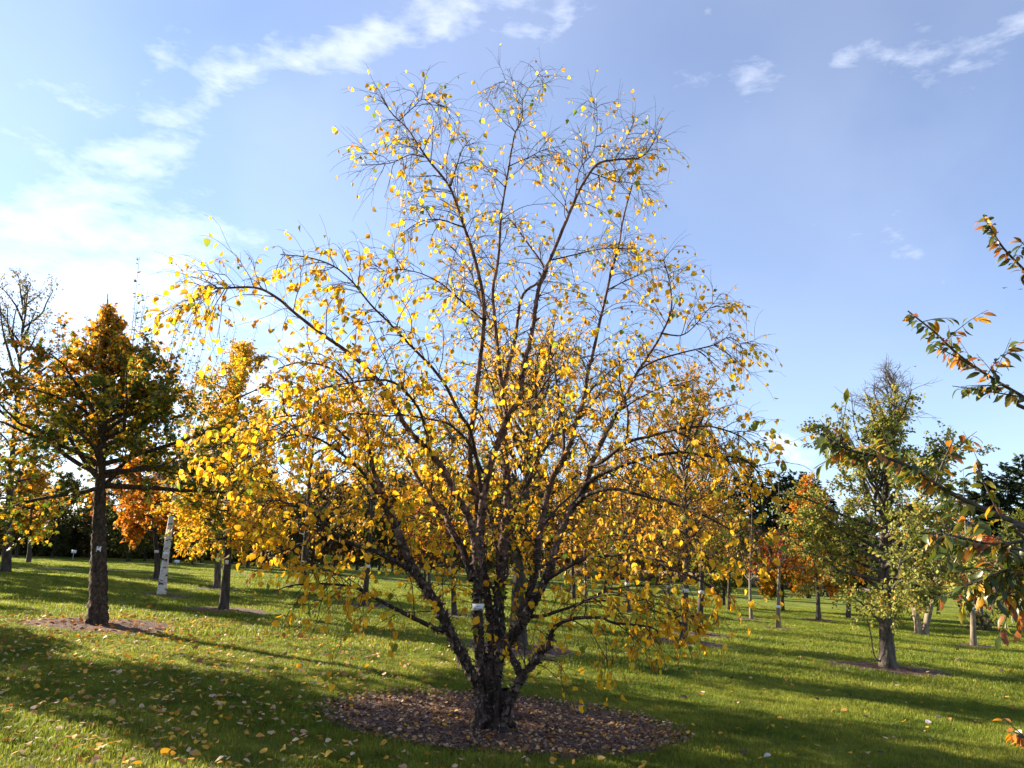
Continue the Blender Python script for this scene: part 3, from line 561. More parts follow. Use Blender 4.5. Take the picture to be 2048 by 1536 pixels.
# root flare
for a in (0.3, 1.6, 2.7, 3.9, 5.2):
    dv = np.array([math.cos(a), math.sin(a), 0]); o = BASE + dv * .08
    pts = np.array([o + [0, 0, .40], o + dv * .05 + [0, 0, .18], o + dv * .13 + [0, 0, .05], o + dv * .26 + [0, 0, -.05]])
    V, F = batch_tubes(spline(pts, 10)[None], np.linspace(.09, .035, 10)[None], 8, .05); wood_dark.add(V, F4=F)
# loose sheets of pale peeled bark on the crossing stem
print('birch leaves', sum(len(q) for q in LP)); LPa = np.concatenate(LP); LDa = np.concatenate(LD); LSa = np.concatenate(LS); nL = len(LPa)
LN = unit(rng.standard_normal((nL, 3)) + np.array([-.35, -.45, .1]))
LC = palette(nL, [(.70, .42, .022), (.64, .34, .020), (.58, .40, .045), (.18, .24, .03), (.42, .21, .03), (.38, .37, .045)], [48, 20, 11, 9, 5, 7])
px, py, pz = proj(LPa)
inside = (px > 0) & (px < W) & (py > 0) & (py < H)
appar = np.where(inside, LSa / pz, 0); order = np.argsort(-appar); solo = order[:300]; rest = order[300:]
for q_, tp_ in enumerate(('birch', 'birch_b', 'birch_c')): r3 = rest[q_::3]; batch_leaves(foliage, tp_, LPa[r3], LDa[r3], LN[r3], LSa[r3], LC[r3])
wood_dark.obj('trunk', M['bark'], birch, BASE, smooth=True)
wood_pale.obj('upper_stems', M['bark_pale'], birch, BASE, smooth=True)
tag(twigs.obj('twigs', M['twig'], birch, BASE, smooth=True), kind='stuff')
tag(flakes.obj('bark_flakes', M['flake'], birch, BASE), kind='stuff')
tag(foliage.obj('crown', M['birch_leaf'], birch, BASE, cols=True), kind='stuff')
def leaf_meshes(tpl, mat, cols, name):
    V, F = TPL[tpl]; out = []
    for c in cols:
        cc = np.tile(np.asarray(c), (len(V), 1)); VV = V.copy(); VV[:, 2] += rng.normal(0, .03, len(V))
        out.append(mesh_data(name, VV, [F], M[mat], cc))
    return out
def place_leaf(name, me, p, d, nn, s, parent=None, off=(0, 0, 0)):
    x, y, z = leaf_frames(d[None], nn[None]); x, y, z = x[0] * s, y[0] * s, z[0] * s; p = np.asarray(p) - np.asarray(off)
    o = bpy.data.objects.new(name, me); col.objects.link(o)
    if parent is not None: o.parent = parent
    o.matrix_local = Matrix(((x[0], y[0], z[0], p[0]), (x[1], y[1], z[1], p[1]), (x[2], y[2], z[2], p[2]), (0, 0, 0, 1))); return o
bl_c = [(.70, .42, .022), (.64, .34, .02), (.72, .45, .035), (.60, .40, .045), (.66, .37, .02), (.17, .22, .03), (.36, .33, .04), (.42, .21, .03)]
bl_me = [leaf_meshes(('birch', 'birch_b', 'birch_c')[i_ % 3], 'birch_leaf', [bl_c[i_]], 'leaf')[0] for i_ in range(8)]
for j, i in enumerate(solo):
    place_leaf('leaf', bl_me[rng.choice(8, p=[.2, .17, .17, .1, .16, .08, .07, .05])], LPa[i], LDa[i], LN[i], LSa[i], birch, BASE)

# ------------------------------------------------------------------ neighbouring trees
import zlib
TB = {}          # name -> (base, depth)
def spot_tree(key, name, b, top, cb_y, hw, wpx, label, bark, mulch=None, group=None, leafm='far_leaf', extra=None, **kw):
    global rng; rng = np.random.default_rng(zlib.crc32(key.encode()) + kw.pop('seed', 0))
    B = gp(*b); Y = B[1]; T = at(top[0], top[1], Y); h = T[2] - B[2]; dep = (B - CAM) @ FW
    cbh = max(.15, at(b[0], cb_y, Y)[2] - B[2]); R = hw * 1.2 * dep / FPX; r0 = wpx * dep / FPX / 2
    kw.setdefault('lean', (T[0] - B[0], 0))
    if dep > 15: kw['lsize'] *= 1.2
    w, f = tree_mesh(h, r0, cbh, R, bark=bark, **kw); global LAST_
    LAST_ = LAST
    if extra: extra(w, f, h, R, cbh)
    root, me = plant_tree(name, B, (w, f), label, bark, group, leafm)
    TB[key] = (B, dep, r0, root, LAST_[0], LAST_[1])
    if mulch: bed(B, mulch, mulch * .8, 'mulch_bed', mulch_label(label), M['soil'] if dep > 16 else M['mulch'], lift=.015, n=48)
    return root, me
def mulch_label(l): return 'bare soil ring around the ' + ' '.join(l.split()[:6])
def maple_col(lp, c):
    f = (((lp[:, 2] - 3.6) / 2.4 + rng.normal(0, .45, len(lp)) - .28 * lp[:, 0]) > .70)[:, None]
    return np.where(f, palette(len(lp), [(.55, .27, .018), (.48, .19, .015), (.60, .33, .02), (.15, .14, .02)], [5, 3, 3, 1]), palette(len(lp), [(.065, .10, .014), (.11, .14, .02), (.34, .25, .025), (.50, .28, .02)], [5, 4, 3, 2]))
def maple_shoots(w, f, h, R, cb):
    n = 46; a = rng.uniform(0, 6.28, n); r = R * rng.uniform(.15, .95, n)
    z = cb + (h - cb) * np.clip(.42 + .22 * (1 - r / R) + rng.normal(0, .06, n), .2, .8)
    P, D = grow(np.stack([r * np.cos(a), r * np.sin(a), z], -1), np.stack([.15 * np.cos(a), .15 * np.sin(a), np.ones(n)], -1), rng.uniform(.9, 1.7, n), 9, -.02, .03)
    V, F = batch_tubes(P, np.linspace(.006, .003, 9)[None] * np.ones((n, 1)), 3); w.add(V, F4=F)
    i = np.repeat(np.arange(n), 26); k = len(i); u = rng.uniform(.25, 1, k) * 8; i0 = np.minimum(u.astype(int), 7); fr = (u - i0)[:, None]
    p = P[i, i0] * (1 - fr) + P[i, i0 + 1] * fr; aa = rng.uniform(0, 6.28, k)
    d = unit(np.stack([np.cos(aa), np.sin(aa), rng.normal(-.2, .3, k)], -1))
    batch_leaves(f, 'maple', p + d * .02, d, unit(rng.standard_normal((k, 3)) * .4 + [0, 0, 1]), rng.uniform(.035, .06, k), palette(k, [(.06, .08, .015), (.10, .11, .02), (.35, .12, .02)], [6, 3, 1]))
spot_tree('maple', 'maple_tree', (195, 1250), (213, 590), 980, 195, 34, 'broad green and orange field maple with thick corky dark trunk', 'cork', 1.5,
          leader=.94, prof=lambda t: 1.42 * (1 - t) ** 1.45 * (.8 + .2 * min(1, t * 7)) + .025, nl=58, ns=9, nt=6, nf=7.0, lsize=.085, cols=GRN, w=[1, 1, 1, 1], el=(13, 66), tpl='maple_low', cfun=maple_col, extra=maple_shoots, trunk_rough=.10, rings=120, nside=22, droop=.06, hang=.3, spread=.55)
spot_tree('sparse', 'poplar_tree', (12, 1146), (38, 592), 1010, 120, 17, 'tall thinly leaved poplar with bare grey trunk left of the corky maple', 'dark_bark', .0,
          prof=lambda t: .55 + .5 * math.sin(math.pi * t), nl=40, ns=8, nt=5, nf=2.8, lsize=.075, cols=[(.13, .12, .05), (.08, .09, .03), (.26, .20, .05), (.24, .11, .03)], w=[4, 4, 2, 1], el=(10, 66), spread=.5)
spot_tree('smallyellow', 'linden_tree', (57, 1126), (66, 955), 1066, 45, 9, 'small rounded golden yellow tree on a slim trunk before the dark wood', 'dark_bark',
          prof=round_p, nl=26, ns=7, nt=5, nf=6.40, lsize=.12, cols=[(.55, .30, .015), (.48, .24, .015), (.32, .22, .02)], w=[5, 3, 1], el=(15, 60))
spot_tree('orange', 'orange_maple', (314, 1158), (296, 930), 1068, 72, 13, 'orange leaved tree standing behind the white birch trunk', 'dark_bark', .9,
          prof=round_p, nl=26, ns=8, nt=5, nf=5.76, lsize=.13, cols=ORG, w=[5, 4, 2, 2], el=(5, 55), droop=.08)
spot_tree('whitebirch', 'white_birch', (323, 1190), (388, 745), 1000, 75, 15.5, 'slender birch with chalk white trunk and almost leafless top', 'white_bark', .9,
          taper=.8, prof=lambda t: .8 * (1 - t) + .25, nl=24, ns=6, nt=4, nf=0.50, lsize=.07, cols=YEL, w=[3, 3, 2, 2, 1], el=(30, 72))
spot_tree('yellow', 'yellow_hornbeam', (447, 1221), (486, 690), 1085, 108, 19, 'bright yellow leaved tree with dark trunk between the white birch and the multi-stemmed birch', 'dark_bark', 1.2,
          prof=lambda t: 1.1 * (1 - t) ** .7 * (.75 + .25 * min(1, 5 * t)) + .05, nl=54, ns=8, nt=5, nf=6.8, lsize=.075, cols=[(.70, .42, .022), (.62, .33, .02), (.55, .42, .05), (.26, .30, .03)], w=[5, 3, 2, 2], el=(0, 62), droop=.08)
spot_tree('slimyellow', 'slim_yellow_tree', (433, 1178), (440, 860), 1090, 70, 14, 'yellow green tree with mossy trunk behind the bright yellow one', 'grey_bark', 1.0,
          prof=egg_p, nl=26, ns=7, nt=5, nf=4.16, lsize=.11, cols=YEL, w=[3, 3, 2, 6, 1], el=(10, 60))
spot_tree('larch', 'oak_tree', (604, 1172), (640, 800), 1090, 110, 16, 'dark trunked tree with thin brown foliage beyond the yellow tree', 'dark_bark', .9,
          prof=egg_p, nl=30, ns=7, nt=5, nf=2.88, lsize=.10, cols=BRN + YEL[:2], w=[2, 2, 2, 2, 2, 1], el=(10, 65))
spot_tree('ash', 'ash_tree', (727, 1212), (742, 830), 1040, 80, 14, 'slender dark tree with few yellow leaves just left of the multi-stemmed birch', 'dark_bark', 1.0,
          prof=egg_p, nl=26, ns=6, nt=5, nf=2.40, lsize=.08, cols=YEL, w=[4, 3, 2, 2, 2], el=(20, 65))
spot_tree('slim', 'slim_rowan', (908, 1230), (900, 860), 1090, 90, 11, 'slim tree with yellow green leaves partly hidden by the birch stems on their shaded side', 'dark_bark', .8,
          prof=egg_p, nl=26, ns=7, nt=5, nf=4.16, lsize=.075, cols=YEL, w=[4, 3, 3, 5, 1], el=(15, 60))
spot_tree('thick', 'yellow_zelkova', (1036, 1297), (1060, 760), 1120, 180, 36, 'thick trunked tree with fine yellow leaves directly behind the multi-stemmed birch', 'dark_bark', 1.35,
          prof=round_p, nl=50, ns=9, nt=6, nf=4.6, lsize=.06, cols=YEL, w=[5, 4, 3, 3, 2], el=(15, 68), spread=.5)
spot_tree('pale', 'pale_young_tree', (1256, 1227), (1262, 900), 1100, 75, 11, 'pale slim trunked young tree with a sparse rusty crown', 'grey_bark', .0,
          prof=egg_p, nl=26, ns=7, nt=5, nf=2.72, lsize=.09, cols=ORG + BRN, w=[2, 2, 1, 1, 3, 3, 2, 2], el=(20, 68))
spot_tree('thin', 'thin_young_tree', (1336, 1217), (1330, 960), 1130, 55, 8, 'thin young tree with few brown leaves between two yellow trees', 'grey_bark',
          prof=egg_p, nl=22, ns=6, nt=5, nf=2.88, lsize=.09, cols=BRN, w=[1, 1, 1, 1], el=(20, 68))
spot_tree('apple', 'yellow_apple_tree', (1366, 1284), (1372, 850), 1115, 125, 15.5, 'grey trunked tree with upright branches and scattered orange yellow leaves right of the birch', 'grey_bark', 1.2,
          prof=lambda t: .55 + .5 * math.sin(math.pi * (.1 + .8 * t)), nl=36, ns=8, nt=5, nf=5.6, lsize=.062, cols=[(.50, .27, .03), (.44, .20, .03), (.38, .26, .06), (.20, .20, .03)], w=[4, 3, 3, 2], el=(15, 66), spread=.5)
spot_tree('apple2', 'yellow_pear_tree', (1398, 1269), (1412, 880), 1120, 95, 14, 'darker trunked tree with golden leaves close behind the grey trunked one', 'dark_bark', 1.1,
          prof=egg_p, nl=32, ns=7, nt=5, nf=3.20, lsize=.062, cols=YEL + BRN[:1], w=[3, 3, 3, 2, 2, 3], el=(20, 68))
spot_tree('greenround', 'round_green_tree', (1447, 1212), (1446, 1070), 1180, 52, 8, 'small round green crowned tree between slim trunks', 'dark_bark',
          prof=round_p, nl=24, ns=8, nt=5, nf=8.00, lsize=.12, cols=GRN, w=[3, 3, 2, 2], el=(5, 60))
spot_tree('darkslim', 'dark_slim_tree', (1458, 1221), (1462, 1010), 1150, 40, 8, 'slim dark trunked tree with green brown crown', 'dark_bark',
          prof=egg_p, nl=22, ns=7, nt=5, nf=4.80, lsize=.11, cols=GRN + BRN[:2], w=[2, 2, 2, 1, 1, 1], el=(15, 60))
spot_tree('bare1', 'bare_young_lime', (1503, 1239), (1500, 1000), 1165, 48, 7, 'nearly bare young tree with pale upswept branches and a tall bare leader', 'tan_bark', .8,
          prof=lambda t: max(.05, 1 - 2.0 * t), nl=20, ns=4, nt=2, nf=0.35, lsize=.12, cols=YEL, w=[3, 3, 1, 1, 1], el=(42, 60), spread=.3, leader=.75)
spot_tree('bare2', 'bare_red_maple', (1557, 1257), (1556, 962), 1150, 55, 9, 'young tree with a few dark red leaves and a tall bare leader', 'tan_bark', .9,
          prof=lambda t: max(.05, 1 - 1.7 * t), nl=22, ns=5, nt=4, nf=0.90, lsize=.09, cols=RED, w=[2, 2, 1], el=(38, 62), spread=.35, leader=.8)
spot_tree('globe', 'globe_maple', (1566, 1222), (1563, 1095), 1178, 46, 7, 'small globe shaped tree turning yellow on its left side', 'dark_bark',
          prof=round_p, nl=28, ns=8, nt=5, nf=9.60, lsize=.13, cols=GRN, w=[3, 3, 2, 2], el=(0, 65), cfun=lambda lp, c: np.where((lp[:, 0:1] < rng.normal(-.25, .4, (len(lp), 1))), palette(len(lp), [(.52, .30, .02), (.45, .20, .015)], [2, 1]), c))
spot_tree('cone', 'orange_oak', (1637, 1240), (1624, 955), 1185, 66, 9, 'conical orange oak before the dark conifers', 'grey_bark', .9,
          prof=cone_p, nl=40, ns=8, nt=5, nf=5.12, lsize=.11, cols=ORG + YEL[3:4], w=[5, 4, 2, 2, 2], el=(5, 55))
spot_tree('shrub', 'green_yellow_shrub', (1617, 1197), (1617, 1125), 1190, 34, 9, 'low multi-stemmed green and yellow shrub by the dry meadow', 'dark_bark',
          prof=round_p, nl=20, ns=7, nt=5, nf=6.40, lsize=.14, cols=GRN + YEL[:1], w=[2, 2, 2, 2, 2], el=(20, 65), stems=4)
spot_tree('darkround', 'dark_round_tree', (1697, 1237), (1712, 1060), 1165, 58, 10, 'dense dark green tree half hidden behind the olive green tree', 'grey_bark',
          prof=round_p, nl=30, ns=8, nt=5, nf=9.60, lsize=.11, cols=[(.045, .075, .012), (.07, .105, .018), (.12, .14, .03)], w=[4, 3, 1], el=(0, 60))
def low_branches(w, f, h, R, cb):
    for pts, r in (([(0.05, 0, .95), (.22, 0, 1.05), (.42, -.05, 1.35), (.75, -.1, 1.55)], .035), ([(-.05, 0, .95), (-.25, -.05, 1.12), (-.6, -.1, 1.42), (-1.0, -.2, 1.6)], .03), ([(-.12, 0, .12), (-.28, 0, .25), (-.33, 0, .75), (-.42, 0, 1.15)], .022)):
        P = spline(np.array(pts, float), 16); V, F = batch_tubes(P[None], np.linspace(r, r * .35, 16)[None], 6, .04); w.add(V, F4=F)
        k = 170; i = rng.integers(7, 16, k); d = unit(rng.standard_normal((k, 3)) + [0, 0, -.2])
        if r > .025: batch_leaves(f, 'small', P[i] + rng.normal(0, .13, (k, 3)), d, unit(rng.standard_normal((k, 3)) + [0, 0, .8]), rng.uniform(.05, .08, k), palette(k, OLV, [3, 4, 3, 3, 1]))
def bare_top(w, f, h, R, cb):
    n = 9; a = rng.uniform(0, 6.28, n); z = h * rng.uniform(.50, .72, n)
    P, D = grow(np.stack([0 * a, 0 * a, z], -1), np.stack([np.cos(a) * .45, np.sin(a) * .45, np.ones(n)], -1), h * rng.uniform(.2, .36, n), 9, -.02, .09)
    V, F = batch_tubes(P, np.linspace(.022, .006, 9)[None] * np.ones((n, 1)), 5); w.add(V, F4=F)
    i = np.repeat(np.arange(n), 16); k = len(i); i0 = rng.integers(2, 8, k)
    Q, _ = grow(P[i, i0], unit(D[i, i0] + rng.standard_normal((k, 3)) * .6), rng.uniform(.2, .6, k), 6, -.03, .14)
    V, F = batch_tubes(Q, np.linspace(.006, .0025, 6)[None] * np.ones((k, 1)), 3); w.add(V, F4=F)
    low_branches(w, f, h, R, cb)
spot_tree('olive', 'olive_green_crabapple', (1776, 1337), (1800, 775), 1205, 170, 30, 'broad olive green tree with stout grey trunk and bare upper branches', 'grey_bark', 1.35,
          prof=lambda t: 1.0 * min(1, .72 + 2 * t) if t < .42 else 1.0 - 1.25 * (t - .42), nl=52, ns=9, nt=6, nf=9.5, lsize=.068, cols=OLV, w=[4, 4, 3, 3, 1], el=(12, 74), leafy=(0, .66), extra=bare_top, spread=.5, nside=18, rings=80, trunk_rough=.06)
spot_tree('multi', 'multi_stem_hawthorn', (1843, 1270), (1850, 1040), 1190, 75, 22, 'multi-stemmed tree with green and rusty leaves behind the olive green tree', 'tan_bark',
          prof=round_p, nl=32, ns=8, nt=5, nf=5.12, lsize=.085, cols=OLV + ORG[:1], w=[4, 3, 2, 5, 2, 2], el=(15, 65), stems=4)
spot_tree('bare3', 'bare_pale_tree', (1947, 1292), (1933, 940), 1165, 62, 11, 'pale straight trunked tree with bare spreading branches right of the olive green tree', 'tan_bark', .7,
          prof=lambda t: max(.08, 1 - 1.2 * t), nl=22, ns=6, nt=4, nf=0.35, lsize=.08, cols=ORG, w=[1, 1, 1, 1], el=(28, 62), spread=.4, leader=.8)
spot_tree('redtree', 'red_maple_shrub', (1960, 1224), (1958, 1090), 1205, 52, 10, 'low red leaved tree in front of the dry meadow', 'tan_bark',
          prof=round_p, nl=28, ns=7, nt=5, nf=5.60, lsize=.14, cols=RED, w=[2, 1, 2], el=(10, 60), stems=3)
spot_tree('edge', 'green_edge_tree', (2041, 1266), (2046, 1050), 1215, 66, 11, 'green leaved tree with crooked trunk beside the white sign on a post', 'grey_bark', .7,
          prof=round_p, nl=32, ns=8, nt=5, nf=6.40, lsize=.10, cols=GRN + YEL[3:4], w=[3, 3, 3, 2, 2], el=(5, 60))
spot_tree('b1', 'slender_far_tree', (1172, 1192), (1176, 960), 1120, 48, 7, 'slender tree on the open lawn with thin rusty crown and pale trunk', 'grey_bark',
          prof=egg_p, nl=22, ns=7, nt=5, nf=3.84, lsize=.11, cols=BRN + ORG[:2], w=[2, 2, 1, 2, 2, 2], el=(20, 65))
spot_tree('b2', 'slender_far_tree', (1148, 1200), (1140, 950), 1110, 50, 9, 'slender tree with yellow brown crown behind the birch and dark trunk', 'dark_bark',
          prof=egg_p, nl=22, ns=7, nt=5, nf=4.16, lsize=.11, cols=BRN + YEL[:2], w=[2, 2, 1, 2, 2, 2], el=(20, 65))
spot_tree('b3', 'far_young_tree', (1217, 1172), (1217, 1040), 1140, 34, 6, 'far young green crowned tree near the end of the lawn', 'dark_bark',
          prof=round_p, nl=20, ns=7, nt=5, nf=5.76, lsize=.15, cols=GRN, w=[2, 2, 2, 2], el=(10, 60))
spot_tree('b4', 'far_orange_tree', (858, 1180), (850, 960), 1120, 60, 8, 'orange brown tree before the left wood behind the birch stems', 'dark_bark',
          prof=egg_p, nl=24, ns=7, nt=5, nf=5.12, lsize=.13, cols=ORG + BRN[:2], w=[3, 2, 2, 1, 2, 2], el=(15, 60))

rng = np.random.default_rng(11)
# trees standing to the left of the picture whose long shadows cross the lawn
def off_tree(key, name, X, Y, h, R, label, **kw):
    B = np.array([X, Y, hgt(X, Y)])
    w, f = tree_mesh(h, .16, 1.9, R, prof=round_p, nl=40, ns=8, nt=6, nf=9.0, lsize=.15, cols=YEL + GRN[:2], w=[2, 2, 2, 3, 1, 3, 3], el=(5, 60), **kw)
    return plant_tree(name, B, (w, f), label, 'dark_bark')
r0_, me0 = off_tree('o1', 'spreading_maple', -13.5, 13.3, 6.2, 2.2, 'spreading maple left of the corky maple, shading the leafy grass')
for k_, (X, Y, s) in enumerate([(-24, 17, 1.0), (-21, 24.5, .9), (-27, 31, 1.15), (-33, 39, 1.2), (-30, 23.5, 1.1)]):
    plant_tree('spreading_maple', (X, Y, hgt(X, Y)), None, 'spreading maple in the row beyond the poplar', 'dark_bark', 'maples beyond the poplar', meshes=me0, rotz=k_ * 1.3, scale=s)

# ------------------------------------------------------------------ woods
def wood_of(meshes, spots, name, label, group, jitter=.05):
    for k_, (x, y, ty) in enumerate(spots):
        B = gp(x, y); me = meshes[k_ % len(meshes)]; hm = max(v.co.z for v in me[0].vertices); s = (at(x, ty, B[1])[2] - B[2]) / hm
        plant_tree(name, B - np.array([0, 0, .05]), None, label, None, group, meshes=meshes[k_ % len(meshes)], rotz=rng.uniform(0, 6.28), scale=s * rng.uniform(1 - jitter, 1 + jitter))
def bake(b, bark, leafm='far_leaf'): return (b[0].data('trunk', M[bark], smooth=True), b[1].data('crown', M[leafm], cols=True))
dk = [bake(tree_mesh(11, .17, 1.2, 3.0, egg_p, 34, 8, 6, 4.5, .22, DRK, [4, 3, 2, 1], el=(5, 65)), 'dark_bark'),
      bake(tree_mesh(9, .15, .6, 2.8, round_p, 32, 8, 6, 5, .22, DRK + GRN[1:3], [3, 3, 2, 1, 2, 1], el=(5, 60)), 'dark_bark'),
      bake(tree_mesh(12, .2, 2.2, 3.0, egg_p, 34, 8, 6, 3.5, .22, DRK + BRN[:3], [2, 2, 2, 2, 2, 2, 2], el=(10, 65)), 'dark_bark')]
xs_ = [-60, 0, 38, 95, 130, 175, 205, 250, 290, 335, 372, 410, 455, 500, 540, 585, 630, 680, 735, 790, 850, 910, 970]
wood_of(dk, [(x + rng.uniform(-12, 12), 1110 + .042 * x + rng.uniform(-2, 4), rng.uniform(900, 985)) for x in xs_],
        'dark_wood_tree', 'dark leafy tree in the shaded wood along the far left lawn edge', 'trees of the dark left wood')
brn = [bake(tree_mesh(13, .2, 2.0, 3.8, egg_p, 38, 9, 6, 4.6, .34, BRN + DRK[:2], [3, 3, 3, 2, 3, 3], el=(15, 68)), 'dark_bark'),
       bake(tree_mesh(12, .2, 1.5, 3.8, round_p, 36, 9, 6, 4.8, .34, BRN + ORG[:2] + DRK[:1], [3, 3, 3, 2, 1, 1, 3], el=(10, 65)), 'dark_bark')]
wood_of(brn, [(x + rng.uniform(-14, 14), 1097 + .0405 * x + rng.uniform(0, 3) + 12, rng.uniform(930, 985)) for x in range(500, 1400, 42)],
        'brown_wood_tree', 'russet brown tree in the hazy wood behind the birch', 'russet trees of the far wood')
con = [bake(conifer_mesh(15, 3.4), 'pine_bark', 'conifer'), bake(conifer_mesh(13, 3.0, cb=.05), 'pine_bark', 'conifer'), bake(conifer_mesh(16, 3.8, cb=.12, dens=2.0), 'pine_bark', 'conifer')]
ctop = [(1270, 1000), (1310, 985), (1350, 965), (1385, 950), (1420, 960), (1452, 945), (1480, 952), (1505, 940), (1530, 960), (1552, 938), (1575, 955), (1598, 940), (1620, 948), (1645, 950), (1672, 985), (1705, 1020), (1750, 1030), (1800, 1035), (1850, 1030), (1895, 1010), (1925, 985), (1955, 965), (1985, 950), (2012, 935), (2040, 915), (2075, 900), (2130, 905)]
wood_of(con, [(x, 1150 + .0405 * (x - 1270), ty) for x, ty in ctop],
        'dark_conifer', 'tall dark conifer in the row beyond the dry meadow', 'conifers beyond the dry meadow')
wood_of(dk + brn, [(x + rng.uniform(-12, 12), 1153 + .045 * (x - 1250) + rng.uniform(0, 3), rng.uniform(1040, 1095)) for x in range(1150, 2120, 52)],
        'meadow_edge_tree', 'low mixed tree at the edge of the dry meadow before the conifers', 'low trees before the conifers')

rng = np.random.default_rng(23)
# ------------------------------------------------------------------ mulch bed of the birch, chips and fallen leaves
mL, mR, mT, mB = gp(628, 1425), gp(1398, 1492), gp(985, 1392), gp(1010, 1512)
MC = (mL + mR) / 2; MC[1] = (mT[1] + mB[1]) / 2; MRX = (mR[0] - mL[0]) / 2; MRY = (mT[1] - mB[1]) / 2
bed(MC, MRX, MRY, 'mulch_bed', 'dark bark mulch bed around the multi-stemmed birch', M['mulch'], lift=.03, n=140, rag=.035)
def in_bed(X, Y, grow_=1.0):
    m = np.zeros(np.shape(X), bool)
    for cx, cy, rx, ry in BEDS: m |= ((X - cx) / rx) ** 2 + ((Y - cy) / ry) ** 2 < np.asarray(grow_) ** 2
    return m
ch = Buf(); n = 5200; a = rng.uniform(0, 6.28, n); r = np.sqrt(rng.uniform(0, 1, n)) * 1.02
X = MC[0] + MRX * r * np.cos(a); Y = MC[1] + MRY * r * np.sin(a); P = np.stack([X, Y, hgt(X, Y) + .03 + rng.uniform(0, .02, n)], -1)
batch_leaves(ch, 'small', P, unit(np.stack([np.cos(a * 7), np.sin(a * 7), rng.normal(0, .25, n)], -1)), unit(rng.standard_normal((n, 3)) * .5 + [0, 0, 1]), rng.uniform(.02, .06, n), np.ones((n, 3)))
tag(ch.obj('wood_chips', M['chip']), 'loose dark bark chips covering the mulch bed', 'mulch', kind='stuff')
FALL = [(.62, .36, .03), (.55, .27, .03), (.50, .36, .20), (.46, .30, .15), (.36, .17, .05), (.24, .12, .05), (.58, .43, .26)]
fl_me = leaf_meshes('birch', 'fallen_leaf', FALL, 'fallen_leaf')  # shared shapes
def scatter(n, fx, fy, dens):
    X, Y = fx(n), fy(n); k = rng.uniform(0, 1, n) < dens(X, Y); return X[k], Y[k]
gX, gY = scatter(14000, lambda n: rng.uniform(-8, 7, n), lambda n: rng.uniform(4.2, 17, n),
                 lambda X, Y: np.where(in_bed(X, Y, .97), 0, np.clip(.62 - .17 * (X + 1.4), .05, .85) * np.clip(1.35 - Y / 15, .12, 1)))
a = rng.uniform(0, 6.28, 2100); r = np.sqrt(rng.uniform(0, 1, 2100)) * rng.choice([1, 1, 1.04], 2100); bX, bY = MC[0] + MRX * r * np.cos(a), MC[1] + MRY * r * np.sin(a)
FX = np.concatenate([gX, bX]); FY = np.concatenate([gY, bY]); onbed = np.arange(len(FX)) >= len(gX); nF = len(FX)
FP = np.stack([FX, FY, hgt(FX, FY) + np.where(onbed, .045, rng.uniform(.03, .06, nF))], -1)
a = rng.uniform(0, 6.28, nF); FD = unit(np.stack([np.cos(a), np.sin(a), rng.normal(0, .30, nF)], -1)); FN = unit(rng.standard_normal((nF, 3)) * .45 + [0, 0, 1])
FS = np.where(onbed, rng.uniform(.026, .058, nF), np.clip(.056 * np.exp(.25 * rng.standard_normal(nF)), .03, .085)); fk = np.where(onbed, rng.choice(7, nF, p=[.05, .07, .17, .22, .24, .19, .06]), rng.choice(7, nF, p=[.30, .19, .13, .12, .11, .06, .09]))
fx, fy, fz = proj(FP); app = np.where((fx > 0) & (fx < W) & (fy < H) & (fy > 0), FS / fz, 0); od = np.argsort(-app)
words = {0: 'yellow', 1: 'amber', 2: 'tan', 3: 'light brown', 4: 'rusty', 5: 'dark brown', 6: 'pale cream'}
for i in od[:300]:
    o = place_leaf('fallen_leaf', fl_me[fk[i]], FP[i], FD[i], FN[i], FS[i]); where = 'lying on the bark mulch' if onbed[i] else 'lying on the grass'
    tag(o, f'fallen {words[int(fk[i])]} birch leaf {where}', 'leaf', f'fallen {words[int(fk[i])]} leaves {where}')
fb = Buf(); i = od[300:]; batch_leaves(fb, 'birch', FP[i], FD[i], FN[i], FS[i], np.clip(np.asarray(FALL)[fk[i]] * rng.uniform(.8, 1.15, (len(i), 1)), 0, .9))
tag(fb.obj('leaf_litter', M['fallen_leaf'], cols=True), 'scattered small fallen birch leaves farther off on the lawn', 'leaves', kind='stuff')
# maple leaves round the corky trunk and pale upturned leaves on the right lawn
mb = Buf(); B = TB['maple'][0]; n = 700; X = B[0] + rng.normal(0, 2.0, n); Y = B[1] + rng.normal(-.3, 1.5, n)
P = np.stack([X, Y, hgt(X, Y) + .04], -1); a = rng.uniform(0, 6.28, n)
batch_leaves(mb, 'maple', P, unit(np.stack([np.cos(a), np.sin(a), rng.normal(0, .2, n)], -1)), unit(rng.standard_normal((n, 3)) * .35 + [0, 0, 1]), rng.uniform(.06, .11, n), palette(n, [(.50, .22, .02), (.55, .30, .03), (.30, .12, .03), (.20, .10, .05)], [3, 2, 2, 2]))
tag(mb.obj('maple_leaf_litter', M['fallen_leaf'], cols=True), 'orange and brown maple leaves fallen round the corky trunk', 'leaves', kind='stuff')
pb = Buf(); n = 170; X = rng.uniform(2, 14, n); Y = rng.uniform(7.5, 26, n); P = np.stack([X, Y, hgt(X, Y) + .05], -1); a = rng.uniform(0, 6.28, n)
batch_leaves(pb, 'birch', P, unit(np.stack([np.cos(a), np.sin(a), rng.normal(0, .3, n)], -1)), unit(rng.standard_normal((n, 3)) * .6 + [0, 0, 1]), rng.uniform(.05, .10, n), palette(n, [(.62, .62, .60), (.07, .045, .03), (.40, .22, .06)], [3, 4, 2]))
tag(pb.obj('pale_leaf_litter', M['fallen_leaf'], cols=True), 'pale and dark upturned leaves dotted over the right lawn', 'leaves', kind='stuff')

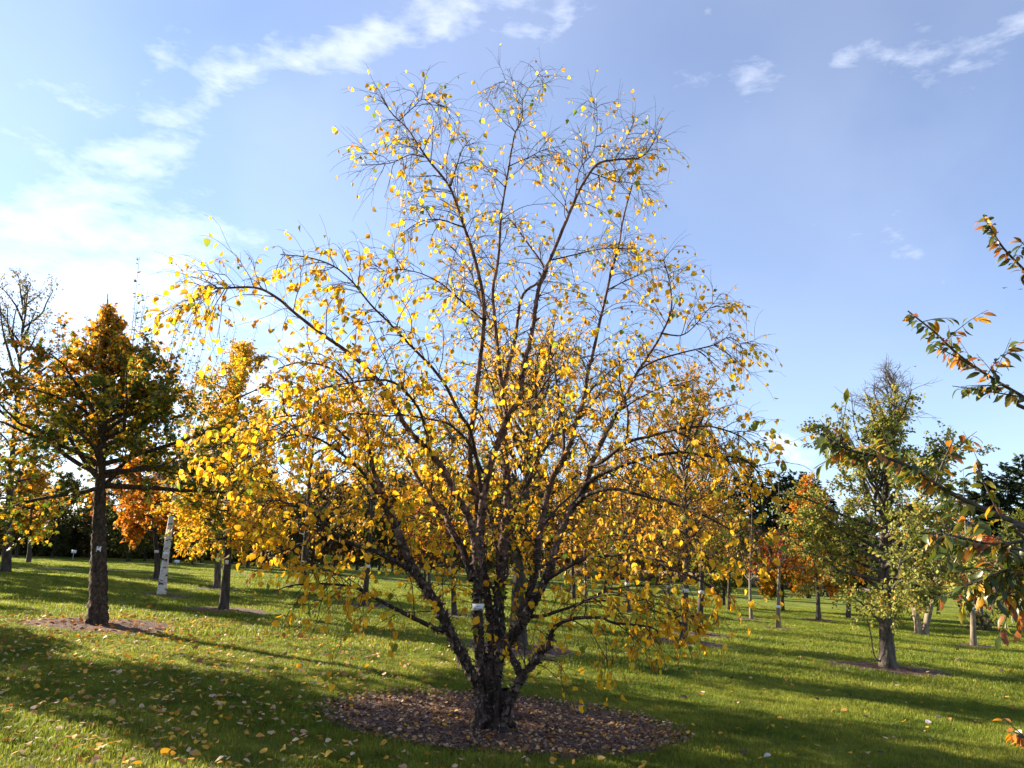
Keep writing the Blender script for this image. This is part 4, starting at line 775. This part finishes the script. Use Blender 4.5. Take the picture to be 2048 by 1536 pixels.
# ------------------------------------------------------------------ grass
def tuft(nb, rad, h0, h1, w0, name):
    b = Buf(); a = rng.uniform(0, 6.28, nb); r = rad * np.sqrt(rng.uniform(0, 1, nb)); p = np.stack([r * np.cos(a), r * np.sin(a), np.full(nb, -.01)], -1)
    hh = rng.uniform(h0, h1, nb)[:, None]; az = rng.uniform(0, 6.28, nb); ln = rng.uniform(.1, .75, nb)[:, None]
    dv = np.stack([np.cos(az), np.sin(az), 0 * az], -1); sv = np.stack([-np.sin(az), np.cos(az), 0 * az], -1); w = w0 * rng.uniform(.7, 1.3, nb)[:, None]
    up = np.array([0, 0, 1.0]); m = p + up * hh * .6 + dv * hh * ln * .3; t = p + up * hh * (1 - .25 * ln) + dv * hh * ln
    V = np.stack([p - sv * w, p + sv * w, m + sv * w * .8, m - sv * w * .8, t], 1).reshape(-1, 3); k = (np.arange(nb) * 5)[:, None]
    c = np.repeat(np.clip(rng.normal(1, .2, (nb, 1)) * np.where(rng.uniform(0, 1, (nb, 1)) < .06, [[1.9, 1.25, 1.6]], [[1, 1, 1]]), .4, 2.2), 5, 0)
    b.add(V, F3=k + [3, 2, 4], F4=k + [0, 1, 2, 3], C=c); return bpy.data.objects.new(name, b.data(name, M['grass'], cols=True))
def instancer(name, pts, rots, scl, protos, label):
    cc = bpy.data.collections.new(name + '_source')
    for p in protos: cc.objects.link(p)
    me = bpy.data.meshes.new(name); me.vertices.add(len(pts)); me.vertices.foreach_set('co', np.asarray(pts, np.float32).ravel())
    ra = me.attributes.new('rot', 'FLOAT_VECTOR', 'POINT'); ra.data.foreach_set('vector', np.asarray(rots, np.float32).ravel())
    sa = me.attributes.new('scl', 'FLOAT', 'POINT'); sa.data.foreach_set('value', np.asarray(scl, np.float32))
    ia = me.attributes.new('idx', 'INT', 'POINT'); ia.data.foreach_set('value', rng.integers(0, len(protos), len(pts)).astype(np.int32))
    o = link(name, me); tag(o, label, 'grass', kind='stuff')
    g = bpy.data.node_groups.new(name, 'GeometryNodeTree'); g.interface.new_socket('Geometry', in_out='INPUT', socket_type='NodeSocketGeometry'); g.interface.new_socket('Geometry', in_out='OUTPUT', socket_type='NodeSocketGeometry')
    gi = node(g, 'NodeGroupInput'); go = node(g, 'NodeGroupOutput'); ip = node(g, 'GeometryNodeInstanceOnPoints'); ci = node(g, 'GeometryNodeCollectionInfo')
    ci.inputs['Collection'].default_value = cc; ci.inputs['Separate Children'].default_value = True; ci.inputs['Reset Children'].default_value = True
    ip.inputs['Pick Instance'].default_value = True
    nr = node(g, 'GeometryNodeInputNamedAttribute', data_type='FLOAT_VECTOR', i_Name='rot'); nsn = node(g, 'GeometryNodeInputNamedAttribute', data_type='FLOAT', i_Name='scl'); ni = node(g, 'GeometryNodeInputNamedAttribute', data_type='INT', i_Name='idx')
    L = g.links; L.new(gi.outputs[0], ip.inputs['Points']); L.new(ci.outputs[0], ip.inputs['Instance']); L.new(nr.outputs['Attribute'], ip.inputs['Rotation'])
    L.new(nsn.outputs['Attribute'], ip.inputs['Scale']); L.new(ni.outputs['Attribute'], ip.inputs['Instance Index']); L.new(ip.outputs[0], go.inputs[0])
    o.modifiers.new('grass', 'NODES').node_group = g; return o
def grass_points(y0, y1, step, jit, edge):
    ys = []; xs = []
    y = y0
    while y < y1:
        hw = .80 * y + 2.5; x = np.arange(-hw, hw, step); xs.append(x + rng.uniform(-jit, jit, len(x))); ys.append(y + rng.uniform(-jit, jit, len(x))); y += step
    X = np.concatenate(xs); Y = np.concatenate(ys); k = ~in_bed(X, Y, rng.uniform(edge - .11, edge + .01, len(X))); X, Y = X[k], Y[k]; n = len(X)
    e = .05; zx = (hgt(X + e, Y) - hgt(X - e, Y)) / (2 * e); zy = (hgt(X, Y + e) - hgt(X, Y - e)) / (2 * e)
    return np.stack([X, Y, hgt(X, Y)], -1), np.stack([np.arctan(zy), -np.arctan(zx), rng.uniform(0, 6.28, n)], -1), rng.uniform(.8, 1.25, n) * (1 + .25 * np.sin(X * 1.7 + 2) * np.sin(Y * 2.1))
nearp = [tuft(230, .20, .03, .065, .0026, f'grass_tuft') for _ in range(6)]
P, R_, S = grass_points(3.6, 13.5, .19, .10, 1.03); instancer('grass', P, R_, S, nearp, 'short green lawn grass in the foreground')
farp = [tuft(260, .45, .035, .08, .0055, f'grass_clump') for _ in range(5)]
P, R_, S = grass_points(13.5, 46, .52, .25, 1.06); instancer('far_grass', P, R_, S, farp, 'lawn grass of the middle distance')

# ------------------------------------------------------------------ path, meadow, undergrowth
def strip(name, pts, w, mat, label, lift=.012):
    C = spline(np.array(pts), 60); T = unit(np.gradient(C, axis=0)); sd_ = np.stack([-T[:, 1], T[:, 0], 0 * T[:, 0]], -1); V = []
    for s in (-1, -.4, .4, 1):
        p = C + sd_ * w * s * (1 + .15 * rng.standard_normal((60, 1))); p[:, 2] = hgt(p[:, 0], p[:, 1]) + (lift if abs(s) < 1 else -.01); V.append(p)
    V = np.stack(V, 1).reshape(-1, 3); k = np.arange(59)[:, None] * 4 + np.arange(3)[None]; k = k.ravel()
    return tag(link(name, mesh_data(name, V, [np.stack([k, k + 4, k + 5, k + 1], -1)], mat, smooth=True)), label, 'path', kind='structure')
strip('gravel_path', [gp(-200, 1127), gp(100, 1138), gp(300, 1145), gp(560, 1153), gp(800, 1162)], .14, M['gravel'], 'narrow pale gravel strip crossing the left lawn', .05)
# dry meadow beyond the lawn on the right
e0 = [gp(x, y) for x, y in ((1150, 1154), (1300, 1161), (1500, 1173), (1700, 1187), (11300, 1199), (2048, 1208), (2250, 1222))]
V = []; 
for p in e0:
    for s in (0, .5, 1):
        qx = p[0] + s * 25; qy = p[1] + s * 60; V.append((qx, qy, hgt(qx, qy) + (.05 if s else -.02)))
k = np.array([[i * 3 + j, i * 3 + j + 3, i * 3 + j + 4, i * 3 + j + 1] for i in range(6) for j in range(2)])
tag(link('meadow', mesh_data('meadow', np.array(V), [k], M['dry'])), 'strip of dry tan meadow beyond the right lawn', 'meadow', kind='structure')
db = Buf(); n = 26000; s = rng.uniform(0, 5.999, n); i = s.astype(int); f = (s - i)[:, None]; E = np.array(e0); p = E[i] * (1 - f) + E[i + 1] * f; q = rng.uniform(0, 1, n) ** 1.6 * .4
p[:, 0] += q * 25 + rng.normal(0, .3, n); p[:, 1] += q * 60; p[:, 2] = hgt(p[:, 0], p[:, 1])
batch_leaves(db, 'small', p, unit(rng.standard_normal((n, 3)) * .22 + [0, 0, 1]), unit(rng.standard_normal((n, 3)) * [1, 1, .1]), rng.uniform(.6, 1.5, n), palette(n, [(.34, .26, .16), (.42, .34, .22), (.26, .19, .12), (.22, .22, .10)], [4, 3, 2, 1]))
V_ = np.concatenate(db.V)
tag(db.obj('dry_grass', M['far_leaf'], cols=True), 'tall dry tan grass of the meadow behind the right lawn', 'grass', kind='stuff')
ub = Buf(); n = 75000; xs = rng.uniform(-120, 2160, n)
G = np.array([gp(x, y) for x, y in zip(np.linspace(-120, 2160, 60), np.interp(np.linspace(-120, 2160, 60), [-120, 0, 400, 700, 1000, 1300, 2160], [1104, 1110, 1121, 1131, 1143, 1152, 1200]))])
t = (xs + 120) / 2280 * 58.999; i = t.astype(int); f = (t - i)[:, None]; p = G[i] * (1 - f) + G[i + 1] * f
hump = 3.3 + 1.1 * np.sin(xs * .05) + .7 * np.sin(xs * .13 + 1); p[:, 1] += rng.uniform(0, 3.5, n); p[:, 2] += np.abs(hump) * np.where(xs > 900, 1.6, 1) * rng.uniform(0, 1, n) ** 1.1
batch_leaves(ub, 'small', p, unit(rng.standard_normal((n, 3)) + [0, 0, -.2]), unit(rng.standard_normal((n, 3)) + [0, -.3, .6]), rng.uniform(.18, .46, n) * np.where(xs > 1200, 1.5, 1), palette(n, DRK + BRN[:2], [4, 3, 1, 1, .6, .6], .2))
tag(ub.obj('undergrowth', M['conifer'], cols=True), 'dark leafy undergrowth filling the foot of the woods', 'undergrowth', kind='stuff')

rng = np.random.default_rng(31); random.seed(31)
# ------------------------------------------------------------------ cherry tree reaching in from the right
CT = np.array([5.7, 4.7, hgt(5.7, 4.7)])
cherry = empty('cherry_tree', CT); tag(cherry, 'cherry tree reaching in with drooping dark green and orange pointed leaves', 'tree')
cw, cf = tree_mesh(4.6, .11, 1.7, 1.5, round_p, 22, 7, 4, 2.0, .10, [(.06, .09, .015), (.10, .12, .02), (.38, .13, .02)], [3, 3, 1], el=(10, 60), tpl='cherry', nside=10)
cw.V = [v + CT for v in cw.V]; cf.V = [v + CT for v in cf.V]
CL = []          # cherry leaves: position, direction, size, colour class
def cherry_branch(pts, r0, warm=.35, start=None, lf=9.5, sub=2.2, lsz=(.06, .088)):
    P3 = np.array([at(x, y, Yd) for x, y, Yd in pts])
    if start is not None: P3 = np.vstack([[CT + start], P3])
    Lt = np.linalg.norm(np.diff(P3, axis=0), axis=1).sum(); m = int(max(10, Lt / .04)); C = spline(P3, m); T = unit(np.gradient(C, axis=0)); s = np.linspace(0, 1, m)
    V, F = batch_tubes(C[None], (r0 * (1 - .8 * s) + .0015)[None], 7, .03); cw.add(V, F4=F)
    segs = [(C, T, s)]
    nsub = int(Lt * sub * 1.6)
    for _ in range(nsub):
        i = int(m * random.uniform(.35, .92)); d = unit((T[i] * .8 + rng.standard_normal(3) * .45 + np.array([0, 0, random.uniform(-.2, .35)]))[None])
        Pq, Dq = grow(C[i][None], d, random.uniform(.14, .34), 8, .03, .06); V, F = batch_tubes(Pq, np.linspace(.003, .0014, 8)[None], 4); cw.add(V, F4=F); segs.append((Pq[0], Dq[0], np.linspace(.55, 1, 8)))
    for C_, T_, s_ in segs:
        L_ = np.linalg.norm(np.diff(C_, axis=0), axis=1).sum(); n = max(3, int(L_ * lf * 1.7)) if len(C_) > 8 else max(4, int(L_ * 30)); u0 = .35 if len(C_) > 8 else .1
        for k in range(n):
            u = u0 + (1 - u0) * (k + .5) / n; i = min(int(u * (len(C_) - 1)), len(C_) - 2); sg = 1 if k % 2 else -1
            side = np.cross(T_[i], np.array([0, 0, 1.0])) * sg; d = unit((T_[i] * .55 + side * random.uniform(.1, .6) + np.array([0, 0, -random.uniform(.25, .95)]) + rng.standard_normal(3) * .15)[None])[0]
            p = C_[i] + d * .012
            CL.append((p, d, random.uniform(*lsz), warm))
            V, F = batch_tubes(np.array([[C_[i], p + d * .004]]), np.full((1, 2), .0012), 3); cw.add(V, F4=F)
top = np.array([-.3, -.1, 2.5])
cherry_branch([(2110, 1085, 3.9), (2048, 1052, 3.85), (1960, 1015, 3.75), (1900, 985, 3.7), (1850, 955, 3.65), (1800, 925, 3.6), (1740, 910, 3.55), (1690, 897, 3.5), (1642, 868, 3.45)], .017, .22, np.array([-.1, 0, 1.5]), 9.0, 2.2)
cherry_branch([(1870, 968, 3.68), (1888, 920, 3.65), (1908, 878, 3.6)], .005, .75, None, 12, 3)
cherry_branch([(2000, 1030, 3.8), (1968, 965, 3.75), (1952, 925, 3.7)], .005, .1, None, 12, 3)
cherry_branch([(2090, 830, 4.2), (2048, 795, 4.15), (1990, 760, 4.1), (1920, 712, 4.05), (1870, 665, 4.0), (1816, 622, 3.95)], .013, .35, top, 11, 2.0)
cherry_branch([(1965, 745, 4.1), (1915, 715, 4.0), (1868, 692, 3.95)], .004, .5, None, 12, 0)
cherry_branch([(2080, 800, 4.15), (1990, 785, 4.1), (1905, 772, 4.05)], .004, .1, None, 12, 1)
cherry_branch([(2100, 600, 4.5), (2048, 540, 4.45), (2010, 500, 4.4), (1986, 465, 4.4), (1966, 430, 4.35)], .010, .5, np.array([-.3, 0, 3.1]), 12, .6)
cherry_branch([(2100, 520, 4.5), (2060, 500, 4.5), (2040, 480, 4.5)], .004, .6, None, 14, 0)
cherry_branch([(2110, 1075, 3.5), (2048, 1082, 3.45), (1980, 1088, 3.4), (1905, 1072, 3.35), (1840, 1066, 3.3)], .010, .15, np.array([-.1, -.1, 1.45]), 7, 1.6)
cherry_branch([(2110, 1120, 3.4), (2048, 1130, 3.35), (1985, 1150, 3.3), (1955, 1165, 3.25)], .007, .1, np.array([-.1, -.1, 1.35]), 8, 1.6)
cherry_branch([(2110, 1170, 3.4), (2055, 1178, 3.35), (2005, 1190, 3.3)], .005, .45, np.array([-.1, -.1, 1.2]), 7, 1.0)
cherry_branch([(2120, 1490, 3.6), (2075, 1485, 3.55), (2025, 1462, 3.5)], .004, .95, np.array([-.15, 0, .5]), 5, .5, (.04, .06))
CC = [(.045, .065, .012), (.055, .085, .014), (.075, .10, .016), (.12, .14, .02), (.24, .20, .02), (.46, .20, .02), (.52, .27, .02), (.24, .09, .03), (.36, .14, .025)]
ch_me = leaf_meshes('cherry', 'cherry_leaf', CC, 'leaf'); over = Buf()
vis = sorted(range(len(CL)), key=lambda i: (lambda q: -(CL[i][2] / q[2]) if 0 < q[0] < W and 0 < q[1] < H else 0)([v[0] if np.ndim(v) else v for v in proj(CL[i][0][None])]))
for r_, i in enumerate(vis):
    p, d, s, wm = CL[i]; k = rng.choice([5, 6, 7, 8]) if random.random() < wm else rng.choice(5, p=[.22, .24, .22, .18, .14]); nn = unit((rng.standard_normal(3) * .6 + np.array([0, 0, .8]))[None])[0]
    if r_ < 300: place_leaf('leaf', ch_me[k], p, d, nn, s, cherry, CT)
    else: batch_leaves(cf, 'cherry', p[None], d[None], nn[None], np.array([s]), np.array([CC[k]]))
cw.obj('trunk', M['dark_bark'], cherry, CT, smooth=True); tag(cf.obj('crown', M['cherry_leaf'], cherry, CT, cols=True), kind='stuff')

# ------------------------------------------------------------------ plates, signs and small things
def box(b, c, s, rot=None):
    v = np.array([(x, y, z) for x in (-.5, .5) for y in (-.5, .5) for z in (-.5, .5)]) * np.asarray(s)
    if rot is not None: v = v @ np.asarray(rot).T
    b.add(v + np.asarray(c), F4=[(0, 1, 3, 2), (4, 6, 7, 5), (0, 4, 5, 1), (2, 3, 7, 6), (0, 2, 6, 4), (1, 5, 7, 3)])
def rotzy(rz, roll=0):
    a, b_ = math.cos(rz), math.sin(rz); c, d = math.cos(roll), math.sin(roll)
    return np.array([[a, -b_, 0], [b_, a, 0], [0, 0, 1]]) @ np.array([[c, 0, d], [0, 1, 0], [-d, 0, c]])
def plate(pos, w, h, label, rz=0, roll=0, text=True, group=None):
    R = rotzy(rz, roll); root = empty('tree_label', pos); tag(root, label, 'label', group)
    b = Buf(); box(b, (0, 0, 0), (w, .004, h), R); b.obj('plate', M['plate'], root)
    b = Buf(); box(b, R @ np.array([0, -.004, h * .40]), (w * .04, .008, w * .04), R); b.obj('nail', M['metal'], root)
    if text:
        b = Buf()
        for k in range(9): box(b, R @ np.array([(-.19 + .047 * k + (.02 if k > 5 else 0)) * w, -.0028, .12 * h]), (w * .034, .0016, h * random.choice([.07, .085, .06])), R)
        for k in range(11): box(b, R @ np.array([(-.13 + .045 * k) * w, -.0028, -.30 * h]), (w * .03, .0016, h * .025), R)
        b.obj('printed_lines', M['ink'], root)
        b = Buf(); box(b, R @ np.array([-.25 * w, -.0029, -.20 * h]), (w * .075, .0016, h * .17), R); b.obj('emblem', M['green_ink'], root)
    return root
p = at(956, 1214, Y0 - .10); stem_r = .085
plate(at(956, 1214, Y0 - .10 - stem_r), .118, .066, 'white printed name plate nailed to the left stem of the multi-stemmed birch', 0, math.radians(-3.5))
def trunk_plate(key, y, label, w=.12, h=.07, rz=0, text=False):
    B, dep, r0, root, ctr, rad = TB[key]; z = at(0 if False else proj(B[None])[0][0], y, B[1])[2] - B[2]
    c = np.array([np.interp(z, ctr[:, 2], ctr[:, k]) for k in range(2)]); r = np.interp(z, ctr[:, 2], rad); pos = B + np.array([c[0], c[1], z]); d = CAM - pos; d[2] = 0; d = d / np.linalg.norm(d)
    plate(pos + d * (r * 1.02 + .004), w, h, label, math.atan2(-d[0] * -1, -d[1]) * -1 + rz if False else math.atan2(d[0], -d[1]) + rz, 0, text)
for key, y, lab in [('maple', 1098, 'narrow white name plate on the corky maple trunk'), ('whitebirch', 1107, 'white name plate on the white birch trunk'), ('orange', 1103, 'white name plate on the trunk behind the white birch'),
                    ('yellow', 1124, 'white name plate on the trunk of the bright yellow tree'), ('slimyellow', 1118, 'white name plate on the mossy trunk behind the bright yellow tree'), ('smallyellow', 1081, 'white name plate on the small golden yellow tree'),
                    ('larch', 1124, 'white name plate on the dark trunk beyond the yellow tree'), ('ash', 1132, 'white name plate on the slender trunk left of the multi-stemmed birch'), ('apple', 1181, 'white name plate on the grey trunk right of the birch'),
                    ('apple2', 1184, 'white name plate on the darker trunk behind the grey trunked tree'), ('pale', 1168, 'white name plate on the pale slim trunk with the rusty crown'), ('thin', 1173, 'white name plate on the thin young tree'),
                    ('bare1', 1207, 'white name plate on the nearly bare tree with pale branches'), ('bare2', 1213, 'white name plate on the young tree with dark red leaves'), ('bare3', 1217, 'white name plate on the pale straight trunk right of the olive tree'),
                    ('b1', 1163, 'white name plate on the slender pale trunk on the open lawn')]:
    dep = TB[key][1]; trunk_plate(key, y, lab, .16 if dep > 18 else .075, .10)
def sign_post(b, top, label, w=.28, h=.17):
    B = gp(*b); T = at(top[0], top[1], B[1]); hgt_ = T[2] - B[2]; root = empty('plant_sign', B); tag(root, label, 'sign')
    q = Buf(); q.add(*batch_tubes(np.array([[[0, 0, -.1], [0, 0, hgt_ * .5], [0, 0, hgt_]]]), np.full((1, 3), .014), 8)[:1], F4=batch_tubes(np.array([[[0, 0, -.1], [0, 0, hgt_ * .5], [0, 0, hgt_]]]), np.full((1, 3), .014), 8)[1]); q.obj('post', M['metal'], root)
    q = Buf(); box(q, (0, -.018, hgt_), (w, .008, h), rotzy(.1, .06)); box(q, (0, -.012, hgt_ - h * .2), (w * .9, .006, .012), rotzy(.1, .06)); q.obj('plate', M['plate'], root)
sign_post((2025, 1247), (2023, 1226), 'white sign on a thin metal post before the green tree with crooked trunk', .26, .16)
sign_post((145, 1120), (145, 1103), 'small white sign on a post before the dark wood', .3, .2)
sign_post((353, 1131), (354, 1123), 'low white sign on the shaded lawn right of the white birch', .3, .18)
sign_post((1440, 1212), (1438, 1198), 'low white sign on the lawn between slim trunks', .28, .17)
# low grey shrub and stone
B = gp(1966, 1262); w_, f_ = tree_mesh(.45, .02, .04, .55, round_p, 24, 6, 4, 3, .06, [(.16, .15, .12), (.12, .12, .09), (.20, .17, .12)], [1, 1, 1], el=(20, 70), stems=6)
plant_tree('grey_shrub', B, (w_, f_), 'low twiggy grey shrub on the lawn near the pale trunk', 'grey_bark', cat='shrub')
B = gp(1918, 1323); a = rng.uniform(.8, 1.15, (7, 12)); th = np.linspace(.02, math.pi / 2, 7)[:, None]; ph = (np.arange(12) * math.pi / 6)[None]
V = np.stack([.12 * a * np.sin(th) * np.cos(ph), .09 * a * np.sin(th) * np.sin(ph), .10 * a * np.cos(th) - .02], -1).reshape(-1, 3); i = np.arange(6)[:, None]; j = np.arange(12)[None]
F = np.stack([i * 12 + j, (i + 1) * 12 + j, (i + 1) * 12 + (j + 1) % 12, i * 12 + (j + 1) % 12], -1).reshape(-1, 4)
o = link('field_stone', mesh_data('field_stone', V, [F, np.arange(12)[None]], M['stone'], smooth=True), None, B); tag(o, 'small brown stone lying on the lawn near the pale trunk', 'stone')
# farm trailer half hidden at the meadow edge
def wheel(root, x, y, r, w):
    a = np.arange(20) * math.pi / 10; prof = [(r * .6, -w / 2), (r * .93, -w / 2), (r, -w * .3), (r, w * .3), (r * .93, w / 2), (r * .6, w / 2)]
    V = np.array([[rr * math.cos(t), yy, rr * math.sin(t)] for rr, yy in prof for t in a]); i = np.arange(5)[:, None]; j = np.arange(20)[None]
    F = np.stack([i * 20 + j, i * 20 + (j + 1) % 20, (i + 1) * 20 + (j + 1) % 20, (i + 1) * 20 + j], -1).reshape(-1, 4)
    wo = link('wheel', mesh_data('tyre', V, [F], M['tyre'], smooth=True), root, (x, y, r))
    prof = [(r * .08, -w * .30), (r * .5, -w * .18), (r * .62, -w * .4), (r * .62, w * .4), (r * .5, w * .18), (r * .08, w * .3)]
    V = np.array([[rr * math.cos(t), yy, rr * math.sin(t)] for rr, yy in prof for t in a]); link('rim', mesh_data('rim', V, [F], M['rim'], smooth=True), wo)
B = gp(1672, 1194); tr = empty('farm_trailer', B); tr.rotation_euler.z = .08; tag(tr, 'dark flat farm trailer half hidden behind the olive green tree', 'trailer')
q = Buf(); box(q, (0, 0, .62), (3.4, 1.5, .12)); box(q, (0, 0, .50), (3.0, .5, .12)); q.obj('bed', M['cart'], tr)
q = Buf(); box(q, (-.6, 0, 1.0), (2.0, 1.4, .66)); box(q, (-.6, 0, 1.36), (2.1, 1.5, .06)); q.obj('load_box', M['cart'], tr)
q = Buf(); box(q, (2.1, 0, .5), (.9, .12, .10)); box(q, (2.5, 0, .32), (.08, .08, .4)); q.obj('drawbar', M['cart'], tr)
for x in (-1.1, 1.05):
    for y in (-.72, .72): wheel(tr, x, y, .30, .2)
# birds
def bird(x, y, Yd, span, rz, flap, label):
    c = at(x, y, Yd); s = span
    body = spline(np.array([(-.16, 0, 0), (-.08, 0, .0), (.06, 0, .0), (.16, 0, .01), (.20, 0, .0)]) * s * 1.6, 12); rad = np.array([.004, .02, .04, .055, .06, .06, .055, .05, .042, .042, .03, .006]) * s * 1.3
    root = empty('bird', c); root.rotation_euler.z = rz; tag(root, label, 'bird', 'distant birds in the sky')
    b = Buf(); V, F = batch_tubes(body[None], rad[None], 8); b.add(V, F4=F)
    for sg in (-1, 1):
        pts = np.array([(.10, 0, 0), (-.08, 0, 0), (.13, .24 * sg, .12 * flap), (-.03, .24 * sg, .11 * flap), (.02, .5 * sg, .05 * flap), (-.04, .48 * sg, .05 * flap)]) * s
        up = pts + [0, 0, .012 * s]; b.add(np.vstack([pts, up]), F4=[(0, 2, 3, 1), (2, 4, 5, 3), (6, 7, 9, 8), (8, 9, 11, 10), (0, 6, 8, 2), (2, 8, 10, 4), (1, 3, 9, 7), (3, 5, 11, 9), (4, 10, 11, 5)])
    tl = np.array([(-.2, -.02, 0), (-.2, .02, 0), (-.36, .07, 0), (-.36, -.07, 0)]) * s; b.add(np.vstack([tl, tl + [0, 0, .01 * s]]), F4=[(0, 1, 2, 3), (4, 7, 6, 5), (0, 4, 5, 1), (1, 5, 6, 2), (2, 6, 7, 3), (3, 7, 4, 0)])
    b.obj('body', M['bird'], root)
bird(2009, 576, 42, .36, 1.4, 1, 'dark bird gliding with spread wings below the cherry sprig'); bird(2041, 578, 48, .34, 1.2, -.6, 'smaller dark bird flying just beside the gliding one'); bird(1830, 733, 50, .3, .5, 1.2, 'tiny dark bird high above the olive green tree')
